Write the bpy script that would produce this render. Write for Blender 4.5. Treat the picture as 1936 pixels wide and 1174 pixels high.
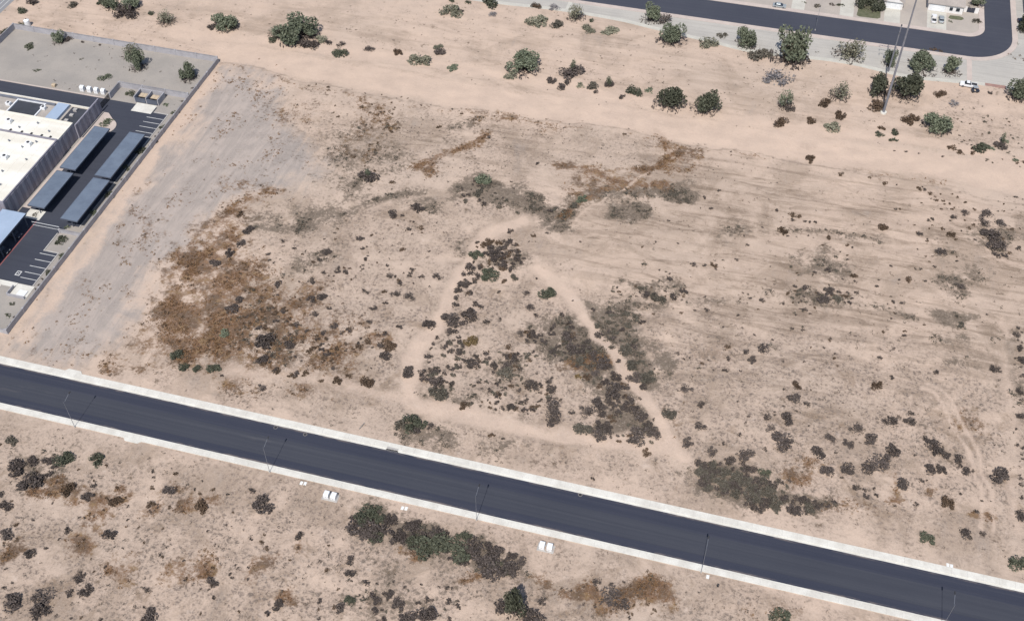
import bpy, bmesh, math, random
import numpy as np
from mathutils import Vector

for o in list(bpy.data.objects):
    bpy.data.objects.remove(o, do_unlink=True)
scene = bpy.context.scene
C = scene.collection
R_ = math.radians
PI = math.pi

# ------------------------------------------------------------------ camera
# world: X east, Y north, metres; the camera flies at 200 m and looks NNW and down
CAM_H, CAM_P, CAM_YAW, FPX = 200.0, R_(46.6), R_(15.1), 2139.0
cam_d = bpy.data.cameras.new('camera')
cam = bpy.data.objects.new('camera', cam_d)
C.objects.link(cam)
cam.location = (0, 0, CAM_H)
cam.rotation_euler = (PI / 2 - CAM_P, 0, CAM_YAW)
cam_d.sensor_width = 36
cam_d.lens = FPX / 1936 * 36
cam_d.clip_start = 1
cam_d.clip_end = 8000
scene.camera = cam

# ------------------------------------------------------------------ sky, sun, exposure
SUN_EL = R_(55)
world = bpy.data.worlds.new('World')
scene.world = world
world.use_nodes = True
wn = world.node_tree
wn.nodes.clear()
sky = wn.nodes.new('ShaderNodeTexSky')
sky.sky_type = 'NISHITA'
sky.sun_disc = False
sky.sun_elevation = SUN_EL
sky.sun_rotation = PI
bg = wn.nodes.new('ShaderNodeBackground')
bg.inputs['Strength'].default_value = 0.10
wo = wn.nodes.new('ShaderNodeOutputWorld')
wn.links.new(sky.outputs[0], bg.inputs[0])
wn.links.new(bg.outputs[0], wo.inputs[0])
sun_d = bpy.data.lights.new('sun', 'SUN')
sun_d.energy = 4.0
sun_d.angle = R_(0.5)
sun_d.color = (1.0, 0.955, 0.9)
sun = bpy.data.objects.new('sun', sun_d)
C.objects.link(sun)
sun.location = (0, 0, 300)
sun.rotation_euler = (PI / 2 - SUN_EL, 0, 0)
vs = scene.view_settings
vs.view_transform = 'Standard'
vs.look = 'None'
vs.exposure = 0.13
vs.gamma = 1
vs.use_curve_mapping = False

# ------------------------------------------------------------------ survey helper: a map point for a sighted ground point
_F0 = np.array([0, math.cos(CAM_P), -math.sin(CAM_P)])
_U0 = np.array([0, math.sin(CAM_P), math.cos(CAM_P)])
_cz, _sz = math.cos(CAM_YAW), math.sin(CAM_YAW)
_RZ = np.array([[_cz, -_sz, 0], [_sz, _cz, 0], [0, 0, 1]])
_F, _U, _R = _RZ @ _F0, _RZ @ _U0, _RZ @ np.array([1.0, 0, 0])


def G(u, v, z=0.0):
    d = _F + _R * ((u - 968) / FPX) - _U * ((v - 587) / FPX)
    t = (z - CAM_H) / d[2]
    return float(d[0] * t), float(d[1] * t)


def px_per_m(x, y):
    q = np.array([x, y, -CAM_H])
    return FPX / float(q @ _F)


# ------------------------------------------------------------------ materials
MATS = {}


def nd(nt, kind, **kw):
    n = nt.nodes.new(kind)
    for k, v in kw.items():
        if k in n.inputs.keys():
            n.inputs[k].default_value = v
        else:
            setattr(n, k, v)
    return n


def new_mat(name, rough=0.9, spec=0.2, metal=0.0):
    m = bpy.data.materials.new(name)
    m.use_nodes = True
    nt = m.node_tree
    b = nt.nodes['Principled BSDF']
    b.inputs['Roughness'].default_value = rough
    b.inputs['Specular IOR Level'].default_value = spec
    b.inputs['Metallic'].default_value = metal
    MATS[name] = m
    return m, nt, b


def c4(c):
    return (c[0], c[1], c[2], 1)


def pos(nt):
    g = nt.nodes.new('ShaderNodeNewGeometry')
    return g.outputs['Position']


def noise(nt, vec, scale, detail=4, rough=0.55, out='Fac', distort=0.0):
    n = nd(nt, 'ShaderNodeTexNoise', Scale=scale, Detail=detail, Roughness=rough, Distortion=distort)
    nt.links.new(vec, n.inputs['Vector'])
    return n.outputs[out]


def scaled(nt, vec, s, rotz=0.0):
    n = nd(nt, 'ShaderNodeMapping')
    n.inputs['Scale'].default_value = s
    n.inputs['Rotation'].default_value = (0, 0, rotz)
    nt.links.new(vec, n.inputs['Vector'])
    return n.outputs[0]


def math_(nt, op, a, b=None, c=None, clamp=False):
    n = nt.nodes.new('ShaderNodeMath')
    n.operation = op
    n.use_clamp = clamp
    for i, s in enumerate((a, b, c)):
        if s is None:
            continue
        if isinstance(s, (int, float)):
            n.inputs[i].default_value = s
        else:
            nt.links.new(s, n.inputs[i])
    return n.outputs[0]


def ramp(nt, x, lo, hi, a=0.0, b=1.0):
    n = nd(nt, 'ShaderNodeMapRange')
    n.interpolation_type = 'SMOOTHSTEP'
    n.inputs['From Min'].default_value = lo
    n.inputs['From Max'].default_value = hi
    n.inputs['To Min'].default_value = a
    n.inputs['To Max'].default_value = b
    nt.links.new(x, n.inputs['Value'])
    return n.outputs[0]


def mix(nt, fac, a, b):
    n = nt.nodes.new('ShaderNodeMix')
    n.data_type = 'RGBA'
    if isinstance(fac, (int, float)):
        n.inputs[0].default_value = fac
    else:
        nt.links.new(fac, n.inputs[0])
    for i, s in ((6, a), (7, b)):
        if isinstance(s, tuple):
            n.inputs[i].default_value = c4(s)
        else:
            nt.links.new(s, n.inputs[i])
    return n.outputs[2]


def bump(nt, bsdf, h, strength, dist):
    n = nd(nt, 'ShaderNodeBump', Strength=strength, Distance=dist)
    nt.links.new(h, n.inputs['Height'])
    nt.links.new(n.outputs[0], bsdf.inputs['Normal'])


def attr(nt, name):
    n = nt.nodes.new('ShaderNodeAttribute')
    n.attribute_name = name
    return n.outputs['Fac']


def plain(name, ca, cb=None, scale=0.6, rough=0.85, spec=0.25, metal=0.0, detail=5, stretch=None, bmp=0.0, fine=0.0):
    """painted, poured or metal surface with soft wear"""
    m, nt, b = new_mat(name, rough, spec, metal)
    p = pos(nt)
    if stretch:
        p = scaled(nt, p, stretch)
    cb = cb or tuple(x * 0.8 for x in ca)
    f = ramp(nt, noise(nt, p, scale, detail, 0.6), 0.32, 0.68)
    col = mix(nt, f, ca, cb)
    if fine:
        g = ramp(nt, noise(nt, pos(nt), 4.0, 3, 0.7), 0.35, 0.7, 0.0, fine)
        col = mix(nt, g, col, tuple(x * 0.55 for x in cb))
    nt.links.new(col, b.inputs['Base Color'])
    if bmp:
        bump(nt, b, noise(nt, pos(nt), 6.0, 4, 0.6), bmp, 0.05)
    return m


def leafy(name, ca, cb, rough=0.8, trans=0.0):
    """leaves or twigs: every small face takes its own tone"""
    m, nt, b = new_mat(name, rough, 0.15)
    g = nt.nodes.new('ShaderNodeNewGeometry')
    oi = nt.nodes.new('ShaderNodeObjectInfo')
    col = mix(nt, g.outputs['Random Per Island'], ca, cb)
    hv = nt.nodes.new('ShaderNodeHueSaturation')
    v = math_(nt, 'MULTIPLY_ADD', oi.outputs['Random'], 0.36, 0.82)
    nt.links.new(v, hv.inputs['Value'])
    nt.links.new(col, hv.inputs['Color'])
    nt.links.new(hv.outputs[0], b.inputs['Base Color'])
    return m


leafy('leaf_green', (0.105, 0.122, 0.082), (0.180, 0.196, 0.138))
leafy('leaf_dark', (0.058, 0.063, 0.044), (0.115, 0.120, 0.084))
leafy('leaf_pale', (0.16, 0.158, 0.115), (0.24, 0.23, 0.17))
leafy('leaf_lawn', (0.045, 0.085, 0.025), (0.10, 0.15, 0.05))
leafy('twig_dark', (0.056, 0.046, 0.042), (0.132, 0.108, 0.097))
leafy('twig_brown', (0.058, 0.040, 0.028), (0.138, 0.095, 0.065))
leafy('twig_ochre', (0.11, 0.075, 0.035), (0.22, 0.16, 0.085))
leafy('twig_grey', (0.15, 0.14, 0.145), (0.30, 0.28, 0.28))
leafy('twig_olive', (0.068, 0.061, 0.049), (0.150, 0.134, 0.108))
leafy('dry_grass', (0.12, 0.064, 0.035), (0.30, 0.180, 0.092))
leafy('litter', (0.06, 0.05, 0.045), (0.18, 0.15, 0.125))
plain('bark', (0.10, 0.08, 0.06), (0.06, 0.05, 0.04), 3)
plain('concrete', (0.70, 0.68, 0.62), (0.58, 0.555, 0.50), 0.35, 0.85, 0.2, detail=8, fine=0.22)
plain('concrete_grey', (0.47, 0.45, 0.42), (0.38, 0.36, 0.34), 0.4, fine=0.15)
plain('path_mat', (0.55, 0.53, 0.47), (0.47, 0.45, 0.40), 0.3, fine=0.15)
plain('path_pink', (0.54, 0.46, 0.41), (0.47, 0.40, 0.36), 0.3, fine=0.15)
plain('block', (0.42, 0.41, 0.43), (0.35, 0.34, 0.36), 0.6, 0.9, 0.15, fine=0.2)
plain('block_cap', (0.30, 0.29, 0.30), (0.22, 0.21, 0.22), 0.6)
plain('metal_wall', (0.33, 0.32, 0.37), (0.27, 0.26, 0.305), 0.5, 0.6, 0.35, stretch=(1, 1, 0.15))
plain('metal_wall_b', (0.25, 0.24, 0.285), (0.20, 0.19, 0.23), 0.5, 0.6, 0.35, stretch=(1, 1, 0.15))
plain('white_roof', (0.82, 0.80, 0.73), (0.70, 0.66, 0.57), 0.22, 0.7, 0.3, stretch=(0.35, 1, 1), detail=8, fine=0.10)
plain('white_paint', (0.80, 0.81, 0.82), (0.70, 0.71, 0.72), 0.8, 0.5, 0.4)
plain('slate_roof', (0.155, 0.19, 0.245), (0.125, 0.155, 0.205), 0.3, 0.55, 0.4, fine=0.1)
plain('slate_edge', (0.10, 0.115, 0.15), (0.08, 0.09, 0.12), 0.4, 0.6)
plain('blue_roof', (0.36, 0.44, 0.56), (0.30, 0.38, 0.49), 0.2, 0.5, 0.4, stretch=(1, 0.3, 1))
plain('steel', (0.24, 0.25, 0.29), (0.18, 0.19, 0.22), 0.6, 0.45, 0.5, 0.3)
plain('steel_weathered', (0.27, 0.24, 0.22), (0.20, 0.18, 0.17), 0.6, 0.6, 0.3)
plain('dark_metal', (0.05, 0.05, 0.055), (0.035, 0.035, 0.04), 1, 0.6)
plain('roof_gravel', (0.44, 0.40, 0.36), (0.36, 0.33, 0.30), 0.4, fine=0.2)
plain('roof_dark', (0.055, 0.06, 0.075), (0.045, 0.05, 0.06), 0.3)
plain('tan_paint', (0.52, 0.42, 0.30), (0.44, 0.35, 0.25), 0.6)
plain('stucco', (0.74, 0.72, 0.70), (0.66, 0.64, 0.62), 0.5)
plain('stucco_tan', (0.50, 0.44, 0.38), (0.44, 0.38, 0.33), 0.5)
plain('shingle', (0.44, 0.39, 0.35), (0.36, 0.32, 0.29), 0.5, fine=0.3)
plain('road_paint', (0.62, 0.62, 0.60), (0.45, 0.45, 0.45), 0.9)
plain('red_paint', (0.30, 0.10, 0.10), (0.22, 0.09, 0.09), 0.6)
plain('brick_red', (0.36, 0.22, 0.18), (0.28, 0.17, 0.15), 0.8)
plain('glass', (0.03, 0.035, 0.045), (0.04, 0.045, 0.055), 1, 0.12, 0.6)
plain('car_white', (0.74, 0.75, 0.76), (0.70, 0.71, 0.72), 0.4, 0.3, 0.5)
plain('car_silver', (0.42, 0.45, 0.46), (0.38, 0.41, 0.42), 0.4, 0.3, 0.5, 0.3)
plain('car_dark', (0.035, 0.04, 0.06), (0.03, 0.035, 0.05), 0.4, 0.3, 0.5)
plain('rubber', (0.02, 0.02, 0.02), (0.03, 0.03, 0.03), 2)
plain('lamp_lens', (0.6, 0.6, 0.55), (0.5, 0.5, 0.45), 2, 0.3)
plain('tail_red', (0.30, 0.02, 0.02), (0.25, 0.02, 0.02), 2, 0.3)
plain('lawn_soil', (0.095, 0.105, 0.06), (0.15, 0.15, 0.095), 0.7, fine=0.3)


def asphalt(name, ca, cb, streak=(0.02, 1.2, 1)):
    m, nt, b = new_mat(name, 0.9, 0.2)
    p = pos(nt)
    f = ramp(nt, noise(nt, scaled(nt, p, streak), 1.0, 4, 0.6), 0.3, 0.7)
    g = ramp(nt, noise(nt, p, 0.06, 4, 0.6), 0.35, 0.65)
    col = mix(nt, math_(nt, 'MULTIPLY_ADD', f, 0.5, math_(nt, 'MULTIPLY', g, 0.5)), ca, cb)
    h = noise(nt, p, 9, 3, 0.7)
    col = mix(nt, ramp(nt, h, 0.4, 0.75, 0, 0.3), col, tuple(x * 1.5 for x in cb))
    nt.links.new(col, b.inputs['Base Color'])
    bump(nt, b, h, 0.25, 0.03)
    return m


asphalt('asphalt_lot', (0.042, 0.046, 0.062), (0.055, 0.060, 0.078))
asphalt('asphalt_side', (0.046, 0.050, 0.068), (0.062, 0.066, 0.084))
asphalt('asphalt_old', (0.22, 0.22, 0.23), (0.27, 0.265, 0.265), (1.2, 0.02, 1))


def main_road_mat():
    # two fresh sealed lanes along the kerbs, an older greyer pair of lanes between them
    m, nt, b = new_mat('asphalt_main', 0.88, 0.22)
    p = pos(nt)
    sx = nt.nodes.new('ShaderNodeSeparateXYZ')
    nt.links.new(p, sx.inputs[0])
    wob = noise(nt, scaled(nt, p, (0.012, 0.0, 0)), 1.0, 2, 0.5)
    y = math_(nt, 'MULTIPLY_ADD', wob, 2.2, sx.outputs['Y'])
    north = ramp(nt, y, 132.7, 133.1)
    south = ramp(nt, sx.outputs['Y'], 127.05, 126.75)
    seal = math_(nt, 'MAXIMUM', north, south)
    st = ramp(nt, noise(nt, scaled(nt, p, (0.015, 1.6, 1)), 1.0, 5, 0.6), 0.3, 0.7)
    big = ramp(nt, noise(nt, p, 0.05, 4, 0.6), 0.3, 0.7)
    tone = math_(nt, 'MULTIPLY_ADD', st, 0.55, math_(nt, 'MULTIPLY', big, 0.45))
    old = mix(nt, tone, (0.041, 0.045, 0.060), (0.052, 0.056, 0.071))
    new = mix(nt, tone, (0.030, 0.035, 0.055), (0.040, 0.044, 0.064))
    col = mix(nt, seal, old, new)
    h = noise(nt, p, 9, 3, 0.7)
    col = mix(nt, ramp(nt, h, 0.45, 0.75, 0, 0.25), col, (0.11, 0.11, 0.125))
    # dust drifting in from the verge
    d = ramp(nt, noise(nt, scaled(nt, p, (0.05, 0.3, 1)), 1.0, 5, 0.65), 0.60, 0.80, 0, 0.25)
    col = mix(nt, d, col, (0.20, 0.18, 0.17))
    # seams between paving passes, wheel polish, sand at the gutters
    for yy in (126.9, 129.9, 132.6):
        s_ = math_(nt, 'ABSOLUTE', math_(nt, 'SUBTRACT', math_(nt, 'MULTIPLY_ADD', wob, 0.25, sx.outputs['Y']), yy + 0.12))
        col = mix(nt, ramp(nt, s_, 0.16, 0.03, 0, 0.22), col, (0.035, 0.037, 0.048))
    for yy in (127.9, 129.3, 130.7, 132.0, 134.0, 125.9):
        s_ = math_(nt, 'ABSOLUTE', math_(nt, 'SUBTRACT', sx.outputs['Y'], yy))
        col = mix(nt, math_(nt, 'MULTIPLY', ramp(nt, s_, 0.5, 0.1, 0, 0.12), st), col, (0.10, 0.102, 0.112))
    edge = math_(nt, 'ABSOLUTE', math_(nt, 'SUBTRACT', sx.outputs['Y'], 129.98))
    dn = noise(nt, scaled(nt, p, (0.25, 1.5, 1)), 1.0, 5, 0.7)
    e_ = math_(nt, 'MULTIPLY', ramp(nt, edge, 4.5, 5.15), ramp(nt, dn, 0.42, 0.66, 0, 0.55))
    col = mix(nt, e_, col, (0.34, 0.28, 0.235))
    nt.links.new(col, b.inputs['Base Color'])
    bump(nt, b, h, 0.25, 0.03)


main_road_mat()


def gravel_mat(name, ca, cb, cc, streak=0.0):
    m, nt, b = new_mat(name, 0.95, 0.1)
    p = pos(nt)
    f = ramp(nt, noise(nt, p, 0.12, 5, 0.6), 0.3, 0.7)
    col = mix(nt, f, ca, cb)
    g = noise(nt, p, 2.2, 5, 0.75)
    col = mix(nt, ramp(nt, g, 0.5, 0.75, 0, 0.55), col, cc)
    if streak:
        s = noise(nt, scaled(nt, p, (0.03, 0.9, 1)), 1.0, 4, 0.65)
        col = mix(nt, ramp(nt, s, 0.45, 0.72, 0, streak), col, cc)
    nt.links.new(col, b.inputs['Base Color'])
    bump(nt, b, g, 0.5, 0.06)


gravel_mat('gravel_lot_mat', (0.355, 0.322, 0.288), (0.30, 0.276, 0.252), (0.22, 0.20, 0.19))
gravel_mat('gravel_park', (0.46, 0.435, 0.395), (0.40, 0.38, 0.35), (0.30, 0.28, 0.255), 0.5)
gravel_mat('gravel_yard', (0.44, 0.39, 0.34), (0.37, 0.33, 0.295), (0.27, 0.24, 0.215))


def ground_mat():
    m, nt, b = new_mat('desert_ground', 0.95, 0.08)
    p = pos(nt)
    n_big = noise(nt, p, 0.016, 5, 0.55)
    n_blot = noise(nt, p, 0.055, 8, 0.68, distort=0.6)
    n_mid = noise(nt, p, 0.16, 7, 0.66)
    n_pat = noise(nt, p, 0.38, 7, 0.70)
    n_fine = noise(nt, p, 1.1, 6, 0.74)
    n_grit = noise(nt, p, 3.0, 4, 0.78)
    streak = noise(nt, scaled(nt, p, (0.05, 0.34, 1), R_(-5)), 1.0, 7, 0.70, distort=0.8)
    streak_n = noise(nt, scaled(nt, p, (0.30, 0.045, 1), R_(4)), 1.0, 7, 0.70, distort=0.8)
    # bare sand, blotched
    rough_ = ramp(nt, math_(nt, 'MAXIMUM', attr(nt, 'mott'), math_(nt, 'MULTIPLY', attr(nt, 'field'), 0.7)), 0.0, 1.0, 0.30, 1.0)
    col = mix(nt, ramp(nt, n_mid, 0.32, 0.68), (0.550, 0.426, 0.338), (0.494, 0.385, 0.310))
    col = mix(nt, ramp(nt, n_big, 0.42, 0.62, 0, 0.55), col, (0.450, 0.362, 0.295))
    col = mix(nt, math_(nt, 'MULTIPLY', ramp(nt, n_blot, 0.47, 0.61, 0, 0.85), rough_), col, (0.272, 0.208, 0.158))
    col = mix(nt, math_(nt, 'MULTIPLY', ramp(nt, n_pat, 0.54, 0.74, 0, 0.34), rough_), col, (0.290, 0.238, 0.204))
    dull = math_(nt, 'MULTIPLY', ramp(nt, rough_, 0.3, 1.0), ramp(nt, n_mid, 0.28, 0.65, 0.12, 0.60))
    col = mix(nt, dull, col, (0.385, 0.292, 0.226))
    n_stain = noise(nt, p, 0.085, 7, 0.66, distort=1.2)
    col = mix(nt, math_(nt, 'MULTIPLY', ramp(nt, n_stain, 0.55, 0.68, 0, 0.65), attr(nt, 'mott')), col, (0.205, 0.145, 0.098))
    # ploughed, streaky field
    fld = math_(nt, 'MULTIPLY', attr(nt, 'field'), ramp(nt, streak, 0.46, 0.62))
    fld = math_(nt, 'MULTIPLY', fld, ramp(nt, n_blot, 0.30, 0.62, 0.25, 1.0))
    col = mix(nt, math_(nt, 'MULTIPLY', fld, 0.92), col, (0.208, 0.155, 0.115))
    # grey crust
    gm = math_(nt, 'MULTIPLY_ADD', math_(nt, 'SUBTRACT', n_blot, 0.5), 1.6, attr(nt, 'grey'))
    gm = math_(nt, 'MULTIPLY_ADD', math_(nt, 'SUBTRACT', streak_n, 0.5), 1.0, gm)
    gm = ramp(nt, gm, 0.12, 0.72, 0, 0.92)
    gcol = mix(nt, ramp(nt, streak_n, 0.40, 0.62), (0.402, 0.345, 0.308), (0.318, 0.279, 0.254))
    gcol = mix(nt, ramp(nt, n_mid, 0.45, 0.68, 0, 0.4), gcol, (0.270, 0.240, 0.222))
    col = mix(nt, gm, col, gcol)
    # mottled, cracked crust and litter
    vor = nd(nt, 'ShaderNodeTexVoronoi', Scale=0.8)
    vor.feature = 'DISTANCE_TO_EDGE'
    dist = nt.nodes.new('ShaderNodeVectorMath')
    dist.operation = 'MULTIPLY_ADD'
    dist.inputs[1].default_value = (2.2, 2.2, 0)
    nt.links.new(noise(nt, p, 0.7, 4, 0.6, 'Color'), dist.inputs[0])
    nt.links.new(p, dist.inputs[2])
    nt.links.new(dist.outputs[0], vor.inputs['Vector'])
    crack = ramp(nt, vor.outputs['Distance'], 0.02, 0.20)
    mot = math_(nt, 'MULTIPLY', attr(nt, 'mott'), ramp(nt, n_mid, 0.34, 0.56))
    mot = math_(nt, 'MULTIPLY', mot, ramp(nt, n_fine, 0.42, 0.58))
    mot = math_(nt, 'MULTIPLY', mot, math_(nt, 'MULTIPLY_ADD', crack, 0.75, 0.25))
    col = mix(nt, math_(nt, 'MULTIPLY', mot, 0.92), col, (0.150, 0.120, 0.102))
    # grey-green scrub litter
    sm = math_(nt, 'MULTIPLY_ADD', math_(nt, 'SUBTRACT', n_mid, 0.5), 1.5, attr(nt, 'scrub'))
    sm = math_(nt, 'MULTIPLY_ADD', math_(nt, 'SUBTRACT', n_pat, 0.5), 1.5, sm)
    sm = math_(nt, 'MULTIPLY_ADD', math_(nt, 'SUBTRACT', n_fine, 0.5), 2.4, sm)
    sm = ramp(nt, sm, 0.20, 0.72)
    scol = mix(nt, ramp(nt, n_fine, 0.38, 0.62), (0.084, 0.068, 0.053), (0.182, 0.145, 0.111))
    col = mix(nt, math_(nt, 'MULTIPLY', sm, 0.85), col, scol)
    # brown dry grass
    bm_ = math_(nt, 'MULTIPLY_ADD', math_(nt, 'SUBTRACT', n_mid, 0.5), 1.7, attr(nt, 'brown'))
    bm_ = math_(nt, 'MULTIPLY_ADD', math_(nt, 'SUBTRACT', n_pat, 0.5), 2.2, bm_)
    bm_ = math_(nt, 'MULTIPLY_ADD', math_(nt, 'SUBTRACT', n_fine, 0.5), 1.5, bm_)
    bm_ = ramp(nt, bm_, 0.30, 0.95)
    bcol = mix(nt, ramp(nt, n_fine, 0.36, 0.64), (0.098, 0.053, 0.031), (0.212, 0.120, 0.064))
    bcol = mix(nt, ramp(nt, n_pat, 0.50, 0.66, 0, 0.6), bcol, (0.275, 0.185, 0.093))
    bcol = mix(nt, ramp(nt, n_mid, 0.50, 0.60, 0, 0.8), bcol, (0.098, 0.066, 0.045))
    bcol = mix(nt, ramp(nt, streak_n, 0.52, 0.66, 0, 0.5), bcol, (0.120, 0.066, 0.036))
    col = mix(nt, math_(nt, 'MULTIPLY', bm_, 0.88), col, bcol)
    # vehicle tracks: packed pink sand
    tm = math_(nt, 'MULTIPLY_ADD', math_(nt, 'SUBTRACT', n_fine, 0.5), 1.1, attr(nt, 'track'))
    tm = math_(nt, 'MULTIPLY_ADD', math_(nt, 'SUBTRACT', n_mid, 0.5), 1.3, tm)
    tm = ramp(nt, tm, 0.22, 0.72)
    tcol = mix(nt, ramp(nt, n_mid, 0.35, 0.65), (0.575, 0.442, 0.350), (0.515, 0.398, 0.318))
    col = mix(nt, math_(nt, 'MULTIPLY', tm, 0.85), col, tcol)
    # wheel ruts and damp lines
    rt = math_(nt, 'MULTIPLY_ADD', math_(nt, 'SUBTRACT', n_pat, 0.5), 1.4, attr(nt, 'rut'))
    col = mix(nt, math_(nt, 'MULTIPLY', ramp(nt, rt, 0.25, 0.8), 0.60), col, (0.225, 0.175, 0.140))
    # grit
    col = mix(nt, math_(nt, 'MULTIPLY', ramp(nt, n_grit, 0.54, 0.76, 0, 0.36), rough_), col, (0.18, 0.145, 0.122))
    col = mix(nt, math_(nt, 'MULTIPLY', ramp(nt, n_grit, 0.47, 0.27, 0, 0.50), rough_), col, (0.62, 0.525, 0.45))
    col = mix(nt, math_(nt, 'MULTIPLY', ramp(nt, n_pat, 0.44, 0.28, 0, 0.45), rough_), col, (0.580, 0.478, 0.402))
    nt.links.new(col, b.inputs['Base Color'])
    h = math_(nt, 'MULTIPLY_ADD', n_fine, 0.7, math_(nt, 'MULTIPLY', n_grit, 0.3))
    bump(nt, b, h, 0.6, 0.25)


ground_mat()


# ------------------------------------------------------------------ mesh helpers
class MB:
    def __init__(s):
        s.v, s.f = [], []

    def box(s, x0, x1, y0, y1, z0, z1):
        b = len(s.v)
        s.v += [(x0, y0, z0), (x1, y0, z0), (x1, y1, z0), (x0, y1, z0), (x0, y0, z1), (x1, y0, z1), (x1, y1, z1), (x0, y1, z1)]
        s.f += [tuple(b + i for i in q) for q in ((3, 2, 1, 0), (4, 5, 6, 7), (0, 1, 5, 4), (1, 2, 6, 5), (2, 3, 7, 6), (3, 0, 4, 7))]
        return s

    def frustum(s, a, z0, b_, z1):
        b = len(s.v)
        s.v += [(a[0], a[2], z0), (a[1], a[2], z0), (a[1], a[3], z0), (a[0], a[3], z0), (b_[0], b_[2], z1), (b_[1], b_[2], z1), (b_[1], b_[3], z1), (b_[0], b_[3], z1)]
        s.f += [tuple(b + i for i in q) for q in ((3, 2, 1, 0), (4, 5, 6, 7), (0, 1, 5, 4), (1, 2, 6, 5), (2, 3, 7, 6), (3, 0, 4, 7))]
        return s

    def prism(s, pts, z0, z1, bottom=False):
        n = len(pts)
        b = len(s.v)
        s.v += [(x, y, z0) for x, y in pts] + [(x, y, z1) for x, y in pts]
        s.f.append(tuple(b + n + i for i in range(n)))
        if bottom:
            s.f.append(tuple(b + n - 1 - i for i in range(n)))
        for i in range(n):
            j = (i + 1) % n
            s.f.append((b + i, b + j, b + n + j, b + n + i))
        return s

    def side(s, prof, y0, y1):
        """profile in x,z pushed along y"""
        n = len(prof)
        b = len(s.v)
        s.v += [(x, y0, z) for x, z in prof] + [(x, y1, z) for x, z in prof]
        s.f.append(tuple(b + i for i in range(n)))
        s.f.append(tuple(b + 2 * n - 1 - i for i in range(n)))
        for i in range(n):
            j = (i + 1) % n
            s.f.append((b + j, b + i, b + n + i, b + n + j))
        return s

    def tube(s, p0, p1, r0, r1, n=8, cap=True):
        p0, p1 = Vector(p0), Vector(p1)
        d = (p1 - p0).normalized()
        a = d.orthogonal().normalized()
        c = d.cross(a)
        b = len(s.v)
        for p, r in ((p0, r0), (p1, r1)):
            for i in range(n):
                t = 2 * PI * i / n
                s.v.append(tuple(p + (a * math.cos(t) + c * math.sin(t)) * r))
        for i in range(n):
            j = (i + 1) % n
            s.f.append((b + i, b + j, b + n + j, b + n + i))
        if cap:
            s.f.append(tuple(b + n - 1 - i for i in range(n)))
            s.f.append(tuple(b + n + i for i in range(n)))
        return s

    def strip(s, left, right, z0, z1):
        """a raised band between two polylines"""
        b = len(s.v)
        n = len(left)
        for l, r in zip(left, right):
            s.v += [(l[0], l[1], z1), (r[0], r[1], z1), (l[0], l[1], z0), (r[0], r[1], z0)]
        for i in range(n - 1):
            a, c = b + 4 * i, b + 4 * i + 4
            s.f += [(a, a + 1, c + 1, c), (a + 2, a, c, c + 2), (a + 1, a + 3, c + 3, c + 1)]
        return s

    def mesh(s, name, mat=None):
        me = bpy.data.meshes.new(name)
        me.from_pydata(s.v, [], s.f)
        bmm = bmesh.new()
        bmm.from_mesh(me)
        bmesh.ops.recalc_face_normals(bmm, faces=bmm.faces)
        bmm.to_mesh(me)
        bmm.free()
        if mat:
            me.materials.append(MATS[mat])
        return me

    def build(s, name, mat, parent=None, bevel=0.0):
        o = bpy.data.objects.new(name, s.mesh(name, mat))
        C.objects.link(o)
        if parent:
            o.parent = parent
        if bevel:
            md = o.modifiers.new('bevel', 'BEVEL')
            md.width = bevel
            md.segments = 2
            md.limit_method = 'ANGLE'
        return o


def tag(o, label, cat, group=None):
    o['label'] = label
    o['category'] = cat
    if group:
        o['group'] = group
    return o


def thing(name, label, cat, loc=(0, 0, 0), rz=0.0, group=None):
    o = bpy.data.objects.new(name, None)
    C.objects.link(o)
    o.empty_display_size = 0.5
    o.location = loc
    o.rotation_euler = (0, 0, rz)
    return tag(o, label, cat, group)


def struct(o):
    o['kind'] = 'structure'
    return o


def inst(name, me, parent=None, loc=(0, 0, 0), rz=0.0, sc=(1, 1, 1), mat=None):
    o = bpy.data.objects.new(name, me)
    C.objects.link(o)
    o.location, o.rotation_euler, o.scale = loc, (0, 0, rz), sc
    if parent:
        o.parent = parent
    if mat:
        o.material_slots[0].link = 'OBJECT'
        o.material_slots[0].material = MATS[mat]
    return o


def rect(x0, x1, y0, y1):
    return [(x0, y0), (x1, y0), (x1, y1), (x0, y1)]


def arc(cx, cy, r, a0, a1, n):
    return [(cx + r * math.cos(R_(a0 + (a1 - a0) * i / n)), cy + r * math.sin(R_(a0 + (a1 - a0) * i / n))) for i in range(n + 1)]


def offset_line(pts, w):
    L, Rr = [], []
    for i, p in enumerate(pts):
        a = pts[max(i - 1, 0)]
        b = pts[min(i + 1, len(pts) - 1)]
        dx, dy = b[0] - a[0], b[1] - a[1]
        l = math.hypot(dx, dy)
        L.append((p[0] - dy / l * w / 2, p[1] + dx / l * w / 2))
        Rr.append((p[0] + dy / l * w / 2, p[1] - dx / l * w / 2))
    return L, Rr


def smooth_line(pts, k=6):
    out = []
    n = len(pts)
    for i in range(n - 1):
        p0, p1, p2, p3 = pts[max(i - 1, 0)], pts[i], pts[i + 1], pts[min(i + 2, n - 1)]
        for j in range(k):
            t = j / k
            out.append(tuple(0.5 * (2 * p1[d] + (p2[d] - p0[d]) * t + (2 * p0[d] - 5 * p1[d] + 4 * p2[d] - p3[d]) * t * t + (3 * p1[d] - p0[d] - 3 * p2[d] + p3[d]) * t ** 3) for d in (0, 1)))
    out.append(tuple(pts[-1]))
    return out

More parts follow.
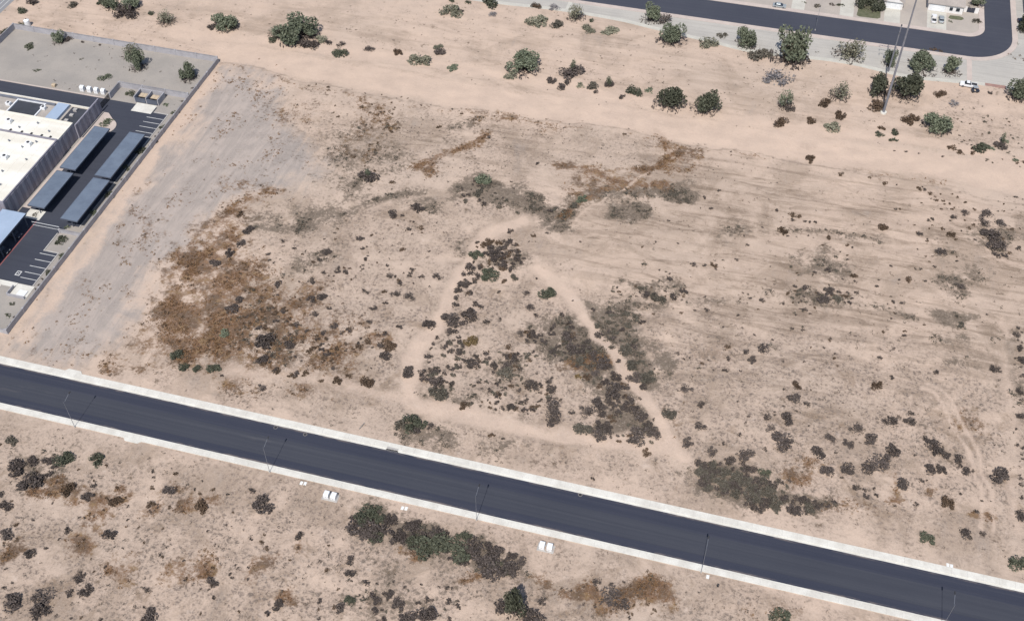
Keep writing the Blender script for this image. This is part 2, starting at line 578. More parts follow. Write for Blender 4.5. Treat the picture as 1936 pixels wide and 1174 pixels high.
# ================================================================== THE GROUND
PATH = smooth_line([(-160, 317), (-130, 316), (-97, 315.1), (-86.5, 315.3), (-70.7, 316.3), (-50, 315.6), (-35.4, 313.3), (-19.9, 311), (-6.4, 308.8), (6.5, 309.2), (16, 310.3), (25.7, 310.0), (35.2, 308.4), (43, 307.6), (54, 308.7), (69, 309.7), (160, 310.5)])
PAVED = [rect(-900, 900, 123.2, 137.2), rect(-234.2, -164, 143.8, 260.4), rect(-264, -243.6, 100, 900),
         PATH + [(160, 500), (-160, 500)]]

gx = np.concatenate([-280 - np.geomspace(0.6, 2600, 26)[::-1], np.arange(-280, 105, 0.6), 105 + np.geomspace(0.6, 2600, 26)])
gy = np.concatenate([55 - np.geomspace(0.6, 2600, 26)[::-1], np.arange(55, 392, 0.6), 392 + np.geomspace(0.6, 2600, 26)])
GX, GY = np.meshgrid(gx, gy)


def seg_dist(X, Y, a, b):
    dx, dy = b[0] - a[0], b[1] - a[1]
    t = np.clip(((X - a[0]) * dx + (Y - a[1]) * dy) / (dx * dx + dy * dy + 1e-9), 0, 1)
    return np.hypot(X - a[0] - t * dx, Y - a[1] - t * dy)


def poly_sd(X, Y, pts):
    d = np.full(X.shape, 1e9)
    ins = np.zeros(X.shape, bool)
    n = len(pts)
    for i in range(n):
        a, b = pts[i], pts[(i + 1) % n]
        d = np.minimum(d, seg_dist(X, Y, a, b))
        if a[1] != b[1]:
            ins ^= ((a[1] > Y) != (b[1] > Y)) & (X < (b[0] - a[0]) * (Y - a[1]) / (b[1] - a[1]) + a[0])
    return np.where(ins, -d, d)


_T = np.random.default_rng(11).uniform(-1, 1, (128, 128))


def vnoise(x, y, size, k=0):
    fx, fy = x / size + 17.3 * k, y / size + 9.1 * k
    i, j = np.floor(fx).astype(int), np.floor(fy).astype(int)
    tx, ty = fx - i, fy - j
    tx, ty = tx * tx * (3 - 2 * tx), ty * ty * (3 - 2 * ty)
    g = lambda a, b: _T[(i + a) % 128, (j + b) % 128]
    return (g(0, 0) * (1 - tx) + g(1, 0) * tx) * (1 - ty) + (g(0, 1) * (1 - tx) + g(1, 1) * tx) * ty


# ragged outlines: patch edges wander by a few metres
WX = GX + 3.2 * vnoise(GX, GY, 11, 1) + 1.8 * vnoise(GX, GY, 4.3, 2) + 0.9 * vnoise(GX, GY, 1.7, 3)
WY = GY + 3.2 * vnoise(GX, GY, 11, 4) + 1.8 * vnoise(GX, GY, 4.3, 5) + 0.9 * vnoise(GX, GY, 1.7, 6)
CLUMP = np.clip(0.35 + 0.8 * vnoise(GX, GY, 5.2, 7) + 0.6 * vnoise(GX, GY, 2.1, 8), 0, 1)

MASK = {k: np.zeros(GX.shape, np.float32) for k in ('brown', 'scrub', 'track', 'grey', 'field', 'mott', 'rut')}


def window(pts, pad):
    xs, ys = [p[0] for p in pts], [p[1] for p in pts]
    i0, i1 = np.searchsorted(gx, min(xs) - pad), np.searchsorted(gx, max(xs) + pad)
    j0, j1 = np.searchsorted(gy, min(ys) - pad), np.searchsorted(gy, max(ys) + pad)
    return slice(j0, j1), slice(i0, i1)


def patch(layer, strength, feather, px):
    feather *= 1.5
    pts = [G(u, v) for u, v in px]
    w = window(pts, feather * 2 + 5)
    sd = poly_sd(WX[w], WY[w], pts)
    m = np.clip(0.5 - sd / (2 * feather), 0, 1)
    m = m * m * (3 - 2 * m) * strength
    MASK[layer][w] = np.maximum(MASK[layer][w], m)


def spot(layer, strength, feather, u, v, ru, rv):
    patch(layer, strength, feather, [(u + ru * math.cos(t * PI / 7), v + rv * math.sin(t * PI / 7)) for t in range(14)])


def trail(layer, strength, width, feather, px, world=False):
    pts = smooth_line(px if world else [G(u, v) for u, v in px], 5)
    w = window(pts, width + feather * 2)
    d = np.full(GX[w].shape, 1e9)
    for a, b in zip(pts, pts[1:]):
        d = np.minimum(d, seg_dist(GX[w] * .65 + WX[w] * .35, GY[w] * .65 + WY[w] * .35, a, b))
    m = np.clip((width / 2 + feather - d) / (2 * feather), 0, 1)
    MASK[layer][w] = np.maximum(MASK[layer][w], m * strength)


# --- dry brown grass
for s, f, p in (
    (1.0, 4.0, [(490, 350), (502, 368), (455, 430), (440, 500), (470, 520), (482, 580), (440, 640), (405, 700), (330, 700), (265, 655), (270, 600), (320, 510), (350, 450), (410, 400)]),
    (.85, 2.0, [(200, 678), (300, 690), (290, 712), (205, 707)]),
    (.75, 2.5, [(520, 545), (600, 533), (615, 592), (560, 602), (525, 582)]),
    (.62, 4.0, [(480, 630), (600, 618), (690, 650), (660, 702), (560, 722), (470, 722), (450, 690)]),
    (.85, 1.5, [(350, 706), (470, 705), (460, 727), (370, 718)]),
    (.52, 3.5, [(250, 408), (322, 403), (312, 472), (243, 472)]),
    (.60, 1.5, [(285, 335), (300, 340), (215, 462), (198, 452)]),
    (.50, 2.0, [(145, 535), (180, 535), (175, 570), (140, 575)]),
    (.50, 2.0, [(235, 535), (262, 530), (250, 570), (235, 570)]),
    (.55, 2.5, [(50, 650), (150, 655), (160, 680), (60, 668)]),
    (.50, 5.0, [(525, 190), (612, 183), (592, 217), (560, 250), (518, 232)]),
    (.52, 5.0, [(675, 180), (732, 190), (742, 242), (700, 302), (618, 292), (660, 240)]),
    (.85, 2.0, [(860, 265), (917, 262), (905, 287), (848, 292)]),
    (.80, 3.0, [(1050, 325), (1130, 308), (1200, 330), (1262, 345), (1200, 362), (1140, 352), (1100, 384), (1075, 352)]),
    (.70, 4.0, [(1236, 252), (1300, 258), (1335, 302), (1290, 342), (1240, 332), (1228, 290)]),
    (.70, 2.0, [(778, 303), (832, 298), (842, 327), (790, 332)]),
    (1.2, 1.6, [(100, 905), (140, 913), (152, 940), (210, 932), (243, 922), (238, 947), (190, 977), (160, 1002), (142, 987), (170, 965), (120, 948), (80, 932)]),
    (.62, 3.0, [(560, 735), (620, 728), (652, 748), (620, 768), (556, 765)]),
    (1.15, 2.5, [(1048, 1100), (1120, 1080), (1200, 1100), (1292, 1150), (1250, 1176), (1150, 1152), (1058, 1127)]),
    (.80, 1.5, [(988, 1070), (1037, 1068), (1030, 1102), (998, 1102)]),
    (1.0, 1.6, [(1663, 888), (1690, 890), (1697, 920), (1722, 947), (1668, 937), (1652, 915)]),
    (.9, 2.0, [(1478, 892), (1540, 870), (1572, 885), (1560, 912), (1500, 917)]),
    (.55, 1.8, [(1236, 760), (1290, 768), (1304, 802), (1275, 815), (1248, 790)]),
    (.55, 2.0, [(1520, 945), (1600, 938), (1640, 955), (1580, 972)]),
    (.50, 3.0, [(690, 640), (770, 635), (775, 665), (700, 670)]),
    (.45, 5.0, [(860, 205), (960, 200), (1080, 225), (1060, 250), (900, 250)]),
    (.80, 2.0, [(1400, 1170), (1450, 1150), (1520, 1174)]),
):
    patch('brown', s, f, p)
for s, f, u, v, a, b in ((.9, 1.5, 151, 1033, 42, 25), (.7, 1.5, 245, 1063, 46, 18), (.75, 1.5, 360, 1075, 50, 26), (.75, 1.2, 492, 1075, 26, 20),
                         (.8, 1.2, 900, 1100, 26, 12), (.7, 1.0, 765, 1045, 28, 8), (.7, 1.2, 565, 1130, 26, 14), (.8, .8, 1765, 932, 24, 8), (.7, 2, 962, 215, 28, 16),
                         (.65, 1.5, 1100, 690, 42, 26), (.5, 3, 440, 335, 40, 16), (.7, 1.2, 300, 955, 26, 20), (.7, 1.2, 385, 950, 24, 24), (.7, 1, 190, 990, 44, 14),
                         (.7, 1, 560, 1040, 16, 30), (.6, 1, 1840, 970, 24, 14), (.6, 2, 10, 1050, 30, 20), (.55, 2, 330, 915, 60, 12), (.5, 2.5, 1100, 335, 50, 14),
                         (.6, 1.2, 735, 650, 22, 16), (.5, 3, 1830, 795, 26, 28), (.5, 2, 1560, 280, 60, 10)):
    spot('brown', s * 1.35, f, u, v, a, b)
patch('scrub', .6, 4, [(470, 560), (560, 600), (620, 700), (480, 715), (420, 640)])
patch('brown', .70, 5, [(450, 420), (530, 520), (700, 620), (700, 718), (480, 725), (300, 715), (255, 650)])
patch('brown', .55, 4, [(160, 640), (300, 660), (320, 712), (190, 700)])
# --- low grey-green scrub
for s, f, p in (
    (1.25, 2.5, [(850, 350), (920, 330), (985, 365), (1040, 390), (1082, 398), (1075, 427), (1040, 422), (980, 397), (900, 387), (848, 372)]),
    (1.1, 2.0, [(1148, 380), (1200, 370), (1228, 400), (1210, 422), (1158, 407)]),
    (1.3, 1.5, [(1250, 348), (1310, 345), (1328, 370), (1302, 385), (1256, 377)]),
    (1.2, 2.0, [(1105, 578), (1200, 588), (1222, 610), (1202, 650), (1232, 690), (1242, 722), (1208, 727), (1168, 682), (1128, 632), (1102, 602)]),
    (1.15, 1.5, [(1232, 638), (1260, 643), (1287, 690), (1260, 703), (1233, 672)]),
    (.95, 1.8, [(1305, 870), (1380, 863), (1470, 900), (1502, 930), (1585, 945), (1560, 972), (1480, 972), (1400, 957), (1326, 922)]),
    (.95, 3.0, [(980, 620), (1080, 608), (1132, 660), (1202, 740), (1245, 800), (1232, 838), (1130, 832), (1098, 800), (1150, 760), (1078, 700)]),
    (.65, 2.0, [(798, 728), (860, 748), (990, 770), (1012, 792), (900, 777), (818, 762)]),
    (.50, 2.5, [(820, 638), (842, 660), (832, 700), (798, 722), (808, 670)]),
    (.55, 2.5, [(898, 453), (987, 453), (992, 502), (900, 512), (872, 562), (858, 552), (885, 500)]),
    (.72, 2.5, [(1513, 485), (1560, 478), (1618, 510), (1612, 527), (1518, 507)]),
    (.72, 2.5, [(1478, 540), (1600, 543), (1628, 560), (1560, 577), (1488, 562)]),
    (.62, 2.0, [(1918, 620), (1950, 620), (1950, 830), (1916, 760)]),
    (.50, 3.0, [(560, 480), (622, 468), (642, 500), (580, 522), (470, 547), (462, 562), (520, 530)]),
    (.60, 2.0, [(900, 823), (960, 830), (1005, 850), (950, 857), (903, 847)]),
    (.70, 2.0, [(740, 795), (800, 780), (860, 800), (850, 820), (770, 822)]),
    (1.0, 2.0, [(658, 970), (700, 953), (760, 978), (880, 1008), (992, 1050), (1003, 1092), (950, 1093), (870, 1062), (760, 1032), (690, 1017), (653, 997)]),
    (.48, 4.0, [(690, 1080), (790, 1090), (832, 1120), (800, 1180), (640, 1180), (650, 1120)]),
    (.52, 5.0, [(420, 400), (540, 390), (640, 375), (682, 340), (692, 370), (650, 422), (560, 432), (478, 442)]),
    (.52, 6.0, [(630, 245), (742, 230), (762, 300), (740, 332), (640, 342), (608, 300)]),
    (.55, 3.0, [(1140, 1105), (1200, 1105), (1240, 1160), (1130, 1150)]),
    (.45, 6.0, [(860, 225), (930, 225), (920, 270), (850, 275)]),
    (.55, 2.0, [(1080, 650), (1140, 660), (1180, 715), (1130, 725), (1085, 690)]),
    (.55, 2.0, [(920, 668), (985, 660), (990, 705), (925, 708)]),
    (.60, 2.5, [(20, 860), (120, 850), (120, 920), (30, 930)]),
):
    patch('scrub', s, f, p)
for s, f, u, v, a, b in ((1.3, 1.5, 1814, 600, 52, 12), (.7, 1.5, 1712, 607, 25, 11), (.75, 1.2, 1845, 650, 22, 11), (.62, 1.5, 1820, 692, 55, 12),
                         (.72, 1.5, 1250, 552, 60, 14), (.62, 1.5, 1190, 546, 30, 13), (.6, 1.5, 855, 478, 14, 16), (.6, 1.5, 800, 385, 24, 24), (.6, 2, 880, 240, 30, 14),
                         (.6, 2, 1390, 430, 36, 16), (.55, 3, 1790, 475, 30, 12), (.6, 3, 1830, 530, 40, 30), (.62, 1, 1442, 658, 16, 10), (.5, 2, 1640, 450, 50, 10),
                         (.6, 2, 1880, 440, 50, 30), (.5, 3, 1240, 650, 20, 30), (.45, 2, 1030, 640, 50, 25), (.55, 1.5, 1262, 782, 18, 20), (.55, 2, 690, 270, 30, 20)):
    spot('scrub', s, f, u, v, a, b)
# --- grey crust
patch('grey', .95, 7, [(420, 138), (520, 168), (562, 260), (602, 320), (520, 342), (470, 352), (400, 400), (330, 480), (260, 560), (180, 650), (130, 672), (60, 642), (200, 440), (330, 280), (372, 208)])
patch('grey', .5, 6, [(0, 640), (60, 640), (60, 690), (0, 670)])
# --- streaky ploughed field, cracked crust
patch('field', 1.0, 12, [(1040, 300), (1300, 270), (1936, 390), (2050, 400), (2050, 720), (1600, 760), (1300, 720), (1180, 600), (1060, 470)])
patch('field', .8, 10, [(600, 230), (1000, 235), (1080, 300), (1000, 340), (700, 330), (600, 300)])
patch('field', .35, 8, [(0, 0), (1200, 30), (2000, 250), (2050, 360), (400, 130), (0, 40)])
patch('mott', 1.0, 8, [(480, 520), (1000, 520), (1300, 600), (2100, 720), (2100, 1060), (1500, 985), (1000, 885), (300, 720), (260, 640)])
patch('mott', 1.0, 8, [(-200, 760), (300, 850), (2100, 1260), (2100, 1500), (-200, 1400)])
patch('mott', .75, 10, [(420, 380), (1000, 330), (1040, 520), (480, 560)])
patch('mott', .6, 8, [(500, 180), (1300, 250), (1300, 330), (600, 340), (520, 260)])
patch('mott', .5, 8, [(1780, 190), (1936, 230), (1936, 330), (1780, 280)])
# --- packed sand tracks
trail('track', 1.05, 3.8, 2.2, [(985, 420), (930, 440), (895, 478), (866, 530), (832, 590), (802, 650), (782, 700), (776, 742), (800, 772), (900, 792), (1050, 818), (1180, 838), (1262, 842)])
trail('track', 1.05, 3.0, 1.6, [(1015, 508), (1060, 545), (1105, 602), (1150, 665), (1200, 730), (1240, 790), (1268, 830), (1300, 862)])
trail('track', .5, 3.5, 1.8, [(1905, 600), (1913, 760), (1912, 900), (1925, 1010)])
trail('track', 1.0, .6, .8, [(1740, 735), (1775, 752), (1812, 815), (1842, 880), (1852, 950), (1848, 1000)])
trail('track', 1.0, .6, .8, [(1750, 728), (1792, 748), (1828, 812), (1858, 880), (1870, 950), (1868, 1000)])
trail('track', 1.0, 11, 3.0, [(430, 100), (700, 148), (1000, 195), (1400, 262), (1936, 340), (2200, 380)])
trail('track', .75, 6, 2.0, [(330, 60), (700, 105), (1000, 150), (1400, 230), (1700, 262), (1936, 310)])
trail('track', .8, 2.6, 2.0, [(402, 140), (250, 358), (112, 560), (38, 645)])
trail('track', .5, 1.5, 1.2, [(700, 400), (790, 372), (880, 365)])
trail('track', .7, .8, .5, [(1080, 430), (1120, 385), (1190, 350), (1230, 325)])
trail('track', .6, .9, .5, [(1095, 590), (1160, 590), (1215, 608)])
trail('track', .65, 4, 3, [(790, 765), (760, 745), (700, 740), (560, 712), (440, 700)])
# --- ruts, verge lines
trail('rut', .9, .7, .6, [(415, 118), (600, 158), (800, 196), (1100, 235), (1300, 272), (1450, 297), (1600, 325), (1936, 388), (2100, 415)])
trail('rut', .6, .5, .5, [(410, 128), (640, 170), (900, 216), (1150, 250)])
trail('rut', .55, .5, .5, [(480, 0), (700, 38), (900, 72), (1150, 108), (1420, 142)])
trail('rut', .55, .5, .5, [(560, -6), (760, 22), (960, 52), (1200, 82), (1420, 124)])
trail('rut', .45, .5, .5, [(800, 0), (1000, 32), (1200, 66), (1340, 100)])
trail('rut', .45, .5, .5, [(900, 165), (1200, 215), (1500, 260), (1936, 318)])
trail('rut', .45, .5, .5, [(640, 128), (900, 172), (1300, 240)])
trail('rut', .7, .6, .7, [(-300, 139.6), (-95, 139.4), (-30, 139.6), (80, 139.4), (300, 139.5)], True)
trail('rut', .6, .5, .5, [(-300, 121.6), (-95, 121.9), (-30, 121.5), (80, 121.8), (300, 121.7)], True)
trail('rut', .6, .6, .4, [(1770, 775), (1805, 825), (1835, 885), (1845, 950)])
trail('rut', .6, .6, .4, [(1810, 765), (1840, 815), (1868, 880), (1878, 950)])
trail('rut', .5, .4, .4, [(1420, 890), (1500, 850), (1515, 800), (1500, 770)])
trail('rut', .4, .5, .4, [(500, 105), (535, 95), (560, 105), (555, 122), (520, 125)])
trail('rut', .5, .5, .4, [(820, 395), (845, 440), (850, 480)])
trail('rut', .5, .5, .4, [(1030, 520), (1060, 530), (1085, 565)])
trail('rut', .5, .8, .6, [(850, 800), (980, 826), (1100, 842), (1230, 862)])
# drainage lines and dark veins
trail('brown', 1.5, 3.0, 2.0, [(1060, 318), (1110, 322), (1150, 340), (1200, 348), (1262, 350)])
trail('brown', 1.3, 2.6, 2.0, [(1200, 348), (1140, 356), (1105, 378), (1060, 405)])
trail('brown', 1.2, 2.6, 2.4, [(1250, 255), (1262, 290), (1240, 318), (1150, 325)])
trail('brown', 1.3, 2.4, 2.0, [(920, 258), (885, 272), (840, 292), (780, 315)])
trail('brown', .70, 3.0, 3.0, [(735, 235), (715, 275), (690, 310)])
trail('scrub', 1.1, 2.4, 2.2, [(480, 432), (570, 428), (640, 405), (720, 382), (800, 366)])
trail('scrub', 1.0, 4.0, 3.0, [(580, 415), (640, 385), (690, 345)])
trail('scrub', 1.3, 4.0, 2.4, [(1080, 398), (1110, 372), (1180, 358), (1260, 362)])
trail('scrub', .60, 2.0, 2.0, [(1095, 570), (1180, 580), (1300, 575), (1390, 568)])
trail('scrub', .60, 2.0, 2.0, [(1450, 548), (1540, 556), (1620, 575), (1700, 585)])
trail('scrub', .55, 2.0, 2.0, [(1380, 430), (1480, 436), (1560, 440), (1650, 452)])
trail('brown', .65, 1.2, 1.5, [(470, 350), (430, 400), (395, 450), (350, 500)])
trail('brown', .55, 1.2, 1.5, [(430, 340), (380, 400), (320, 480), (300, 520)])
trail('scrub', .55, 2.5, 2.0, [(465, 555), (520, 528), (590, 500), (640, 490)])
trail('brown', .80, 2.5, 2.0, [(470, 560), (500, 600), (480, 650), (500, 690)])
trail('brown', .75, 2.5, 2.0, [(520, 610), (560, 650), (620, 640), (660, 660)])
trail('brown', 1.15, 2.0, 1.5, [(60, 935), (120, 945), (190, 960), (240, 935), (225, 920)])
trail('brown', .55, 3.0, 2.0, [(1080, 1090), (1160, 1110), (1260, 1150)])
trail('scrub', .60, 3.0, 3.0, [(1780, 640), (1840, 650), (1900, 640)])
trail('brown', .55, 2.5, 2.5, [(1640, 330), (1700, 338), (1790, 352)])
trail('field', .9, 3.0, 3.0, [(1300, 350), (1450, 372), (1600, 392)])
trail('brown', .55, 1.6, 1.5, [(420, 122), (600, 165), (800, 203), (1100, 240), (1300, 276), (1450, 300)])

MASK['brown'] *= 0.72 + 0.5 * CLUMP
MASK['scrub'] *= 0.80 + 0.4 * CLUMP
SD = np.full(GX.shape, 1e9)
for pv in PAVED:
    SD = np.minimum(SD, poly_sd(GX, GY, pv))
rng = np.random.default_rng(7)


def fbm(x, y, octs):
    z = np.zeros(x.shape)
    r = np.random.default_rng(3)
    for w, a in octs:
        for _ in range(4):
            t, ph = r.uniform(0, 2 * PI), r.uniform(0, 2 * PI)
            z += a / 2 * np.sin((x * math.cos(t) + y * math.sin(t)) * 2 * PI / w + ph)
    return z


RELIEF = fbm(GX, GY, ((28, .05), (11, .04), (5, .03))) + rng.normal(0, .012, GX.shape)
RELIEF += 0.05 * MASK['scrub'] + 0.03 * MASK['brown'] - 0.06 * MASK['track']
GZ = RELIEF * np.clip(SD / 3, 0, 1)
GZ = np.where(SD < 0, -0.03, GZ)
GZ = np.where(SD < -1.0, -0.25, GZ)
ny, nx = GX.shape
me = bpy.data.meshes.new('ground')
nv, nf = nx * ny, (nx - 1) * (ny - 1)
me.vertices.add(nv)
me.vertices.foreach_set('co', np.stack([GX, GY, GZ], -1).astype(np.float32).ravel())
ii = (np.arange(ny - 1)[:, None] * nx + np.arange(nx - 1)[None, :]).ravel()
fc = np.stack([ii, ii + 1, ii + nx + 1, ii + nx], -1).astype(np.int32)
me.loops.add(nf * 4)
me.loops.foreach_set('vertex_index', fc.ravel())
me.polygons.add(nf)
me.polygons.foreach_set('loop_start', np.arange(0, nf * 4, 4, dtype=np.int32))
me.polygons.foreach_set('loop_total', np.full(nf, 4, np.int32))
me.polygons.foreach_set('use_smooth', np.ones(nf, bool))
me.update()
for k, a in MASK.items():
    at = me.attributes.new(k, 'FLOAT', 'POINT')
    at.data.foreach_set('value', a.ravel().astype(np.float32))
me.materials.append(MATS['desert_ground'])
ground = bpy.data.objects.new('ground', me)
C.objects.link(ground)
struct(ground)


def lookup(layer, x, y):
    i = np.clip(np.searchsorted(gx, x), 0, nx - 1)
    j = np.clip(np.searchsorted(gy, y), 0, ny - 1)
    return layer[j, i]


def ground_z(x, y):
    return float(lookup(GZ, np.array([x]), np.array([y]))[0])


# ================================================================== ROADS AND PAVEMENTS
XL, XR = -900.0, 900.0
struct(MB().box(XL, XR, 124.85, 135.12, -0.4, 0.02).build('road', 'asphalt_main'))


def kerb_line(y_road, y_kerb, y_back, name):
    lo, hi = (y_kerb, y_road) if y_kerb < y_road else (y_road, y_kerb)
    par = struct(MB().box(XL, XR, min(y_kerb, y_back), max(y_kerb, y_back), -0.4, 0.14).build(name, 'concrete', bevel=0.02))
    g = MB().box(XL, XR, lo, hi, -0.4, 0.035).build('gutter', 'concrete', par)
    return par


pv_n = kerb_line(135.12, 135.55, 137.15, 'pavement')
pv_s = kerb_line(124.85, 124.42, 123.2, 'pavement')
# joints between the poured slabs
jm = MB().box(-0.012, 0.012, -0.78, 0.78, 0, 0.004).mesh('slab_joint', 'concrete_grey')
for k in range(130):
    for par, y, s in ((pv_n, 136.35, 1.0), (pv_s, 123.81, 0.76)):
        inst('slab_joint', jm, par, (-260 + k * 3.05, y, 0.141), 0, (1, s, 1))
# driveway aprons
for u, v, sg in ((140, 703, 1), (250, 832, -1)):
    x = G(u, v)[0]
    y0 = 137.15 if sg > 0 else 123.2
    a = MB().prism([(x - 2.2, y0), (x + 2.2, y0), (x + 1.5, y0 + sg * 0.7), (x - 1.5, y0 + sg * 0.7)][::sg], -0.2, 0.12).build('driveway_apron', 'concrete')
    struct(a)

# north-western road at the corner of the plot
nw = struct(MB().box(-264, -243.6, 100, 900, -0.4, 0.02).build('side_road', 'asphalt_old'))
for x in (-245.1, -246.75, -254):
    MB().box(x - 0.09, x + 0.09, 100, 900, 0.02, 0.026).build('lane_line', 'road_paint', nw)

# residential street with its bend
st_out = [(-400, 323.3), (58.6, 323.3)] + arc(58.6, 336.8, 13.5, -90, 0, 14)[1:] + [(72.1, 600)]
st_in = [(63.8, 600)] + arc(58.0, 340.5, 5.8, 0, -90, 10) + [(-400, 334.7)]
struct(MB().prism(st_out + st_in, -0.4, 0.02).build('residential_road', 'asphalt_side'))
o1 = [(-400, 323.3), (58.6, 323.3)] + arc(58.6, 336.8, 13.5, -90, 0, 14)[1:] + [(72.1, 600)]
o2 = [(-400, 321.6), (58.6, 321.6)] + arc(58.6, 336.8, 15.2, -90, 0, 14)[1:] + [(73.8, 600)]
struct(MB().strip(o1, o2, -0.3, 0.13).build('street_pavement', 'path_pink'))
i1 = [(-400, 336.5), (58.0, 336.5)] + arc(58.0, 340.5, 4.0, -90, 0, 10)[1:] + [(62.0, 600)]
i2 = [(-400, 334.7), (58.0, 334.7)] + arc(58.0, 340.5, 5.8, -90, 0, 10)[1:] + [(63.8, 600)]
struct(MB().strip(i1, i2, -0.3, 0.13).build('street_pavement', 'path_pink'))
# gravel park strip between the winding path and the street
pk = PATH + [(160, 323.0), (-160, 323.0)]
struct(MB().prism(pk, -0.4, 0.03).build('park_gravel', 'gravel_park'))
struct(MB().prism([(73.6, 322.9), (160, 322.9), (160, 500), (73.6, 500)], -0.4, 0.035).build('east_yard', 'gravel_park'))
struct(MB().prism([(-160, 336.3), (62.1, 336.3), (62.1, 500), (-160, 500)], -0.4, 0.035).build('front_yards', 'gravel_yard'))
struct(MB().prism([(73.9, 336.8)] + arc(58.6, 336.8, 15.2, 0, -90, 14)[1:] + [(58.6, 321.5), (73.9, 321.5)], -0.3, 0.028).build('corner_gravel', 'gravel_park'))
L, Rr = offset_line(PATH, 1.7)
struct(MB().strip(L, Rr, -0.2, 0.07).build('park_path', 'path_mat'))
struct(MB().box(58.2, 59.7, 310.2, 321.7, -0.2, 0.065).build('link_path', 'path_pink'))
struct(MB().box(-67.6, -66.2, 317.0, 321.7, -0.2, 0.066).build('link_path', 'path_mat'))
x, y = G(1882, 163)
struct(MB().box(x - 3.0, x + 3.0, y - 0.75, y + 0.75, -0.2, 0.085).build('brick_paving', 'brick_red'))

# ================================================================== THE WESTERN PROPERTY
struct(MB().prism(rect(-234, -163.5, 143.9, 260.2), -0.4, 0.03).build('gravel_lot', 'gravel_lot_mat'))
lot = struct(MB().prism([(-260, 228.6), (-185, 228.6), (-185, 159.6), (-166.4, 159.6), (-166.4, 171.6), (-170.3, 171.6), (-170.3, 178.4), (-168.6, 182), (-166.3, 182), (-166.3, 231.8), (-170.8, 231.8), (-170.8, 234.3), (-260, 234.3)], -0.3, 0.05).build('parking_lot', 'asphalt_lot'))
struct(MB().prism(rect(-215, -174.4, 138, 158.0), -0.3, 0.05).build('loading_yard', 'asphalt_lot'))
struct(MB().box(-215, -170.4, 158.0, 159.6, -0.3, 0.06).build('concrete_gutter', 'concrete'))
struct(MB().box(-174.4, -174.0, 138, 157.9, -0.2, 0.15).build('kerb', 'concrete'))
struct(MB().box(-260, -186.6, 234.3, 234.75, -0.2, 0.17).build('kerb', 'path_pink'))
for y in (221.0, 222.8, 225.1, 227.3, 229.5):
    MB().box(-171.7, -166.5, y - 0.09, y + 0.09, 0.05, 0.056).build('parking_line', 'road_paint', lot)
for y in (161.6, 163.6, 165.9, 168.3, 170.6):
    MB().box(-171.0, -166.5, y - 0.09, y + 0.09, 0.05, 0.056).build('parking_line', 'road_paint', lot)
bay = MB()
for a in (rect(-172.9, -171.6, 161.9, 162.15), rect(-172.9, -171.6, 163.25, 163.5), rect(-172.9, -172.65, 162.15, 163.25), rect(-171.85, -171.6, 162.15, 163.25), rect(-172.4, -172.1, 162.5, 162.9)):
    bay.prism(a, 0.05, 0.056)
bay.build('parking_symbol', 'road_paint', lot)
for a in (rect(-166.4, -166.1, 159.6, 171.6), rect(-170.6, -170.3, 171.9, 178.4), rect(-170.6, -166.1, 171.6, 171.9), rect(-166.3, -166.0, 182, 231.8), rect(-170.6, -166.0, 231.8, 232.1)):
    MB().prism(a, -0.1, 0.17).build('kerb_stone', 'concrete_grey', lot)
MB().box(-178.6, -178.2, 150, 181, 0.05, 0.057).build('fire_lane_line', 'red_paint', lot)
struct(MB().prism(rect(-184.5, -179.5, 216, 228.2) [:1] + [(-179.8, 216.2)] + arc(-181.5, 222.2, 3.6, -60, 70, 8) + [(-183.2, 228.2), (-184.6, 228.2)], 0.0, 0.19).build('planting_island', 'path_pink'))
struct(MB().box(-182.4, -177.8, 181.6, 185.0, 0.0, 0.19).build('planting_island', 'concrete'))
struct(MB().box(-184.9, -182.6, 185.2, 216.0, 0.0, 0.12).build('building_strip', 'path_pink'))
struct(MB().box(-177.6, -171.2, 231.0, 235.0, 0.0, 0.10).build('concrete_apron', 'concrete'))


def block_wall(label, x0, y0, x1, y1, h=2.0, step=7.3, t=0.22):
    ln = math.hypot(x1 - x0, y1 - y0)
    n = max(1, round(ln / step))
    w = thing('block_wall', label, 'wall', (x0, y0, 0), math.atan2(y1 - y0, x1 - x0))
    s = ln / n
    sm = MB().box(0.2, s - 0.2, -t / 2, t / 2, -0.3, h - 0.08).mesh('wall_section', 'block')
    cm = MB().box(0.2, s - 0.2, -t / 2 - 0.05, t / 2 + 0.05, h - 0.08, h + 0.02).mesh('wall_cap', 'block_cap')
    pm = MB().box(-0.2, 0.2, -0.21, 0.21, -0.3, h + 0.10).mesh('pilaster', 'block')
    for i in range(n):
        inst('wall_section', sm, w, (i * s, 0, 0))
        inst('wall_cap', cm, w, (i * s, 0, 0))
    for i in range(n + 1):
        inst('pilaster', pm, w, (i * s, 0, 0))
    return w


block_wall('long grey block wall between the storage lot and the empty field', -163.5, 143.9, -163.5, 260.0, 1.5)
block_wall('pale grey block wall along the far edge of the gravel lot', -234.0, 260.3, -163.8, 260.3)
block_wall('grey block wall closing the left end of the gravel lot', -234.0, 236.0, -234.0, 260.0)
block_wall('grey block wall between the gravel lot and the trash enclosure', -186.0, 240.8, -163.9, 240.8)
block_wall('short dark wall beside the parking lot gate, under the gravel lot', -186.2, 234.9, -186.2, 240.5)
block_wall('low grey wall crossing the gravel strip below the carports', -170.0, 178.9, -163.8, 178.9, 1.2, 6)
block_wall('short wall at the bottom corner of the storage lot by the road', -200.0, 143.9, -163.9, 143.9, 1.3)

